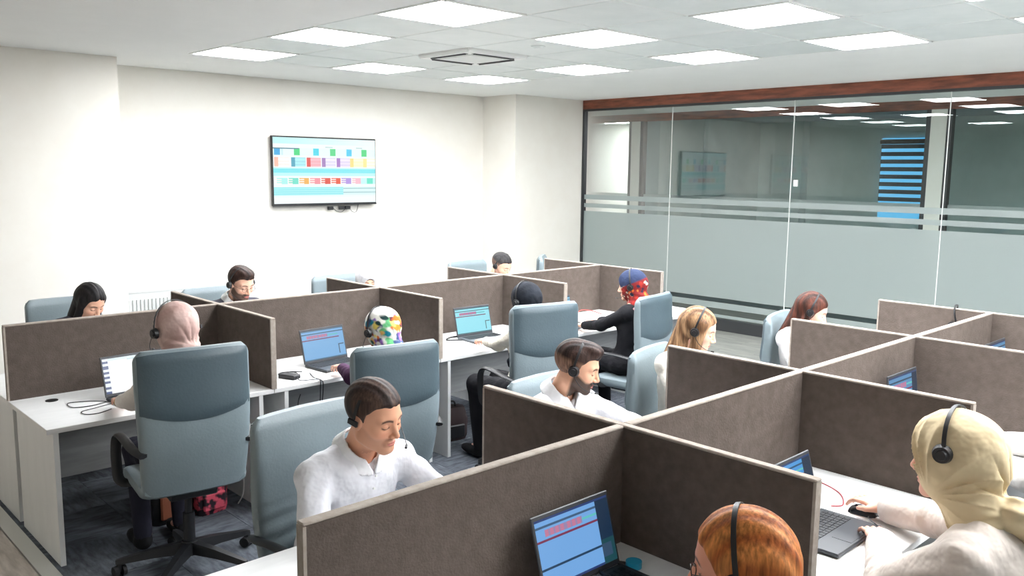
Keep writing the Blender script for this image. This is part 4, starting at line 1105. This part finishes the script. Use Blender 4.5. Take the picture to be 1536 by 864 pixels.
cable('headset_cable', [(1.62,5.00,ZD+.006),(1.52,4.97,ZD+.004),(1.44,4.94,ZD+.004),(1.44,4.87,ZD+.004),(1.50,4.85,ZD+.004),(1.58,4.89,ZD+.005)], 'black cable looped left of the bright laptop, nearer loop', r=.0025)
cable('earphone_cable', [(4.45,5.24,ZD+.006),(4.32,5.26,ZD+.005),(4.20,5.17,ZD+.012),(4.30,5.12,ZD+.008),(4.40,5.14,ZD+.006)], 'black cable bundle left of the pale cyan laptop', r=.006)
cable('red_cable', [(5.72,5.16,ZD+.006),(5.84,5.28,ZD+.02),(5.96,5.34,ZD+.045),(6.08,5.32,ZD+.03),(6.12,5.22,ZD+.006)], 'red cable arched behind the laptop of the navy headscarf', m=mat('red cable',(170,70,66),rough=.5), r=.004)
cable('red_cable', [(3.16,1.74,ZD+.01),(3.30,1.77,ZD+.03),(3.44,1.72,ZD+.02),(3.42,1.58,ZD+.006),(3.30,1.50,ZD+.006),(3.24,1.52,ZD+.01)], 'thin red cable curling behind the laptop of the beige headscarf', m=mat('dull red cable',(160,60,66),rough=.5), r=.003)
cable('usb_cable', [(3.24,1.44,ZD+.008),(3.32,1.47,ZD+.005),(3.40,1.42,ZD+.005),(3.32,1.36,ZD+.005),(3.28,1.31,ZD+.02),(3.22,1.36,ZD+.021),(3.16,1.30,ZD+.022)], 'black cable lying over the laptop keyboard before the beige headscarf', r=.0022)
# mouse and phone beside the beige headscarf
t = thing('computer_mouse', 'black computer mouse under the hand of the woman in beige', 'mouse', (float(p14['wr'][1][0])+.004, float(p14['wr'][1][1])+.095, ZD), R(6))
b = MB(); b.loft([[(.03*w_*math.cos(a), yy+.0*a, max(0, .034*h_*math.sin(a))) for a in [PI*k/10 for k in range(11)]] for yy, w_, h_ in ((-.055,.55,.4),(-.04,.95,.9),(-.01,1,1),(.03,.95,.75),(.05,.7,.4))]); b.build('shell','black',t,True)
b = MB(); b.cyl((-.004,.025,.027),(.004,.025,.027),.006,n=10); b.build('scroll_wheel','blackrub',t)
t = thing('mobile_phone', 'black mobile phone lying beside the mouse', 'phone', (3.44, 1.30, ZD), R(-62))
b = MB(); b.box((-.037,-.078,0),(.037,.078,.010),bev=.004); b.build('case','black',t)
b = MB(); b.box((-.033,-.072,.0098),(.033,.072,.0106)); b.build('display','darkmetal',t)
t = thing('computer_mouse', 'black computer mouse by the hands of the woman in the navy headscarf', 'mouse', (6.10, 5.02, ZD), R(-10))
b = MB(); b.loft([[(.03*w_*math.cos(a), yy, max(0, .034*h_*math.sin(a))) for a in [PI*k/10 for k in range(11)]] for yy, w_, h_ in ((-.055,.55,.4),(-.04,.95,.9),(-.01,1,1),(.03,.95,.75),(.05,.7,.4))]); b.build('shell','black',t,True)
# stapler-like headset piece at the bottom edge
t = thing('headset', 'black and blue headset lying on the desk at the bottom edge of the picture', 'headset', (2.16, 1.70, ZD), R(30), 'black call centre headsets')
b = MB(); b.tube(curve_pts([(-.07,0,.012),(-.05,.07,.02),(0,.10,.022),(.05,.07,.02),(.07,0,.012)],6),.006); b.build('headband','black',t,True)
b = MB(); b.cyl((.07,-.01,.004),(.07,-.01,.026),.028,n=18); b.build('ear_cushion',mat('cyan plastic',(40,150,185),rough=.4),t,True)
# headset hanging over the fourth cross screen of the near island
wm = Matrix.Translation((6.215, 2.12, 1.125)) @ Matrix.Rotation(R(8),4,'Z')
t = thing('headset', 'black headset hung over the last cross screen of the near island', 'headset', (6.23, 2.13, 1.10), R(0), 'black call centre headsets')
b = MB(); b.tube(curve_pts([(-.06,-.03,-.02),(-.062,-.01,.06),(-.03,.0,.105),(.01,.0,.108),(.045,.01,.09),(.062,.02,.02),(.06,.03,-.05)],6),.006); b.build('headband','black',t,True)
for sx, z in ((-.055,-.03),(.056,-.06)):
    b = MB(); b.cyl((sx-.010,0,z),(sx+.010,0,z),.03,n=18); b.build('ear_cushion','black',t,True)
# power strip on the inside of the first desk's right panel
t = thing('power_strip', 'white power strip fixed to the panel under the first desk', 'power strip', (2.36, 4.86, .60))
b = MB(); b.box((-.035,-.03,-.12),(-.0,.03,.10),bev=.004); b.build('housing','whitemetal',t)
b = MB(); b.box((-.075,-.025,-.02),(-.035,.02,.03),bev=.006); b.box((-.07,-.02,-.10),(-.035,.02,-.07),bev=.006); b.build('plug','black',t)
b = MB(); b.tube(curve_pts([(-.02,0,-.12),(-.03,.01,-.3),(-.035,0,-.5),(-.06,.03,-.59)],6),.004); b.build('cord','whitemetal',t,True)
cable('power_cable', [(2.20,4.95,ZD+.006),(2.26,4.80,ZD+.006),(2.28,4.712,ZD+.006),(2.285,4.70,ZD-.02),(2.30,4.73,.66),(2.315,4.85,.64)], 'black cable from the first desk down to the power strip')
# bags below the first desk
def bag(name, lab, loc, rot, w_, d_, h_, m, m2=None):
    t = thing(name, lab, 'bag', loc, R(rot)); b = MB(); rings = []
    for v in range(9):
        q = v/8; e = 1-.35*max(0, q-.6)**1.5*2-.12*(1-min(1, q*6)); rings.append([(w_/2*e*math.copysign(abs(math.cos(a))**.5, math.cos(a))+.006*math.sin(9*a+v), d_/2*e*math.copysign(abs(math.sin(a))**.5, math.sin(a)), h_*q) for a in [2*PI*k/20 for k in range(20)]])
    b.loft(rings); b.build('bag_body', m, t, True)
    b = MB(); b.tube(curve_pts([(-w_*.2,0,h_*.98),(-w_*.15,0,h_*1.15),(w_*.15,0,h_*1.15),(w_*.2,0,h_*.98)],6),.008); b.build('handle', m2 or m, t, True)
    b = MB(); b.box((-w_*.36,-d_/2-.012,h_*.1),(w_*.36,-d_/2+.01,h_*.5),bev=.008); b.build('front_pocket', m2 or m, t)
    return t
MT['floralbag'] = mat('pink flowered bag cloth', (34,24,34), (214,84,104), rough=.7, scale=16, detail=2, contrast=(.46,.56))
MT['orange'] = mat('orange cloth', (112,60,36), rough=.7)
bag('tote_bag', 'pink and black flowered bag standing under the first desk', (2.13,4.92,0), 5, .20,.12,.27, 'floralbag')
bag('backpack', 'black backpack with orange patch under the first desk behind the chair base', (1.90,4.98,0), 10, .28,.18,.36, 'black', 'orange')
bag('handbag', 'dark bag on the floor under the third desk', (4.12,5.05,0), -10, .30,.14,.26, mat('dark brown leather',(44,30,30),rough=.5), 'black')
t = thing('wristwatch', 'gold watch on the left wrist of the woman in the pink headscarf', 'watch', tuple(float(q) for q in p1['wr'][0]), R(-8))
b = MB(); b.tube([(.031*math.cos(a), 0, .029*math.sin(a)) for a in [2*PI*k/20 for k in range(20)]], .0045, n=6, closed=True); b.build('band', mat('gold metal',(190,150,80),rough=.3,metal=.8), t, True)
b = MB(); b.cyl((0,0,.028),(0,0,.036),.014,n=16); b.build('dial','blackrub',t)
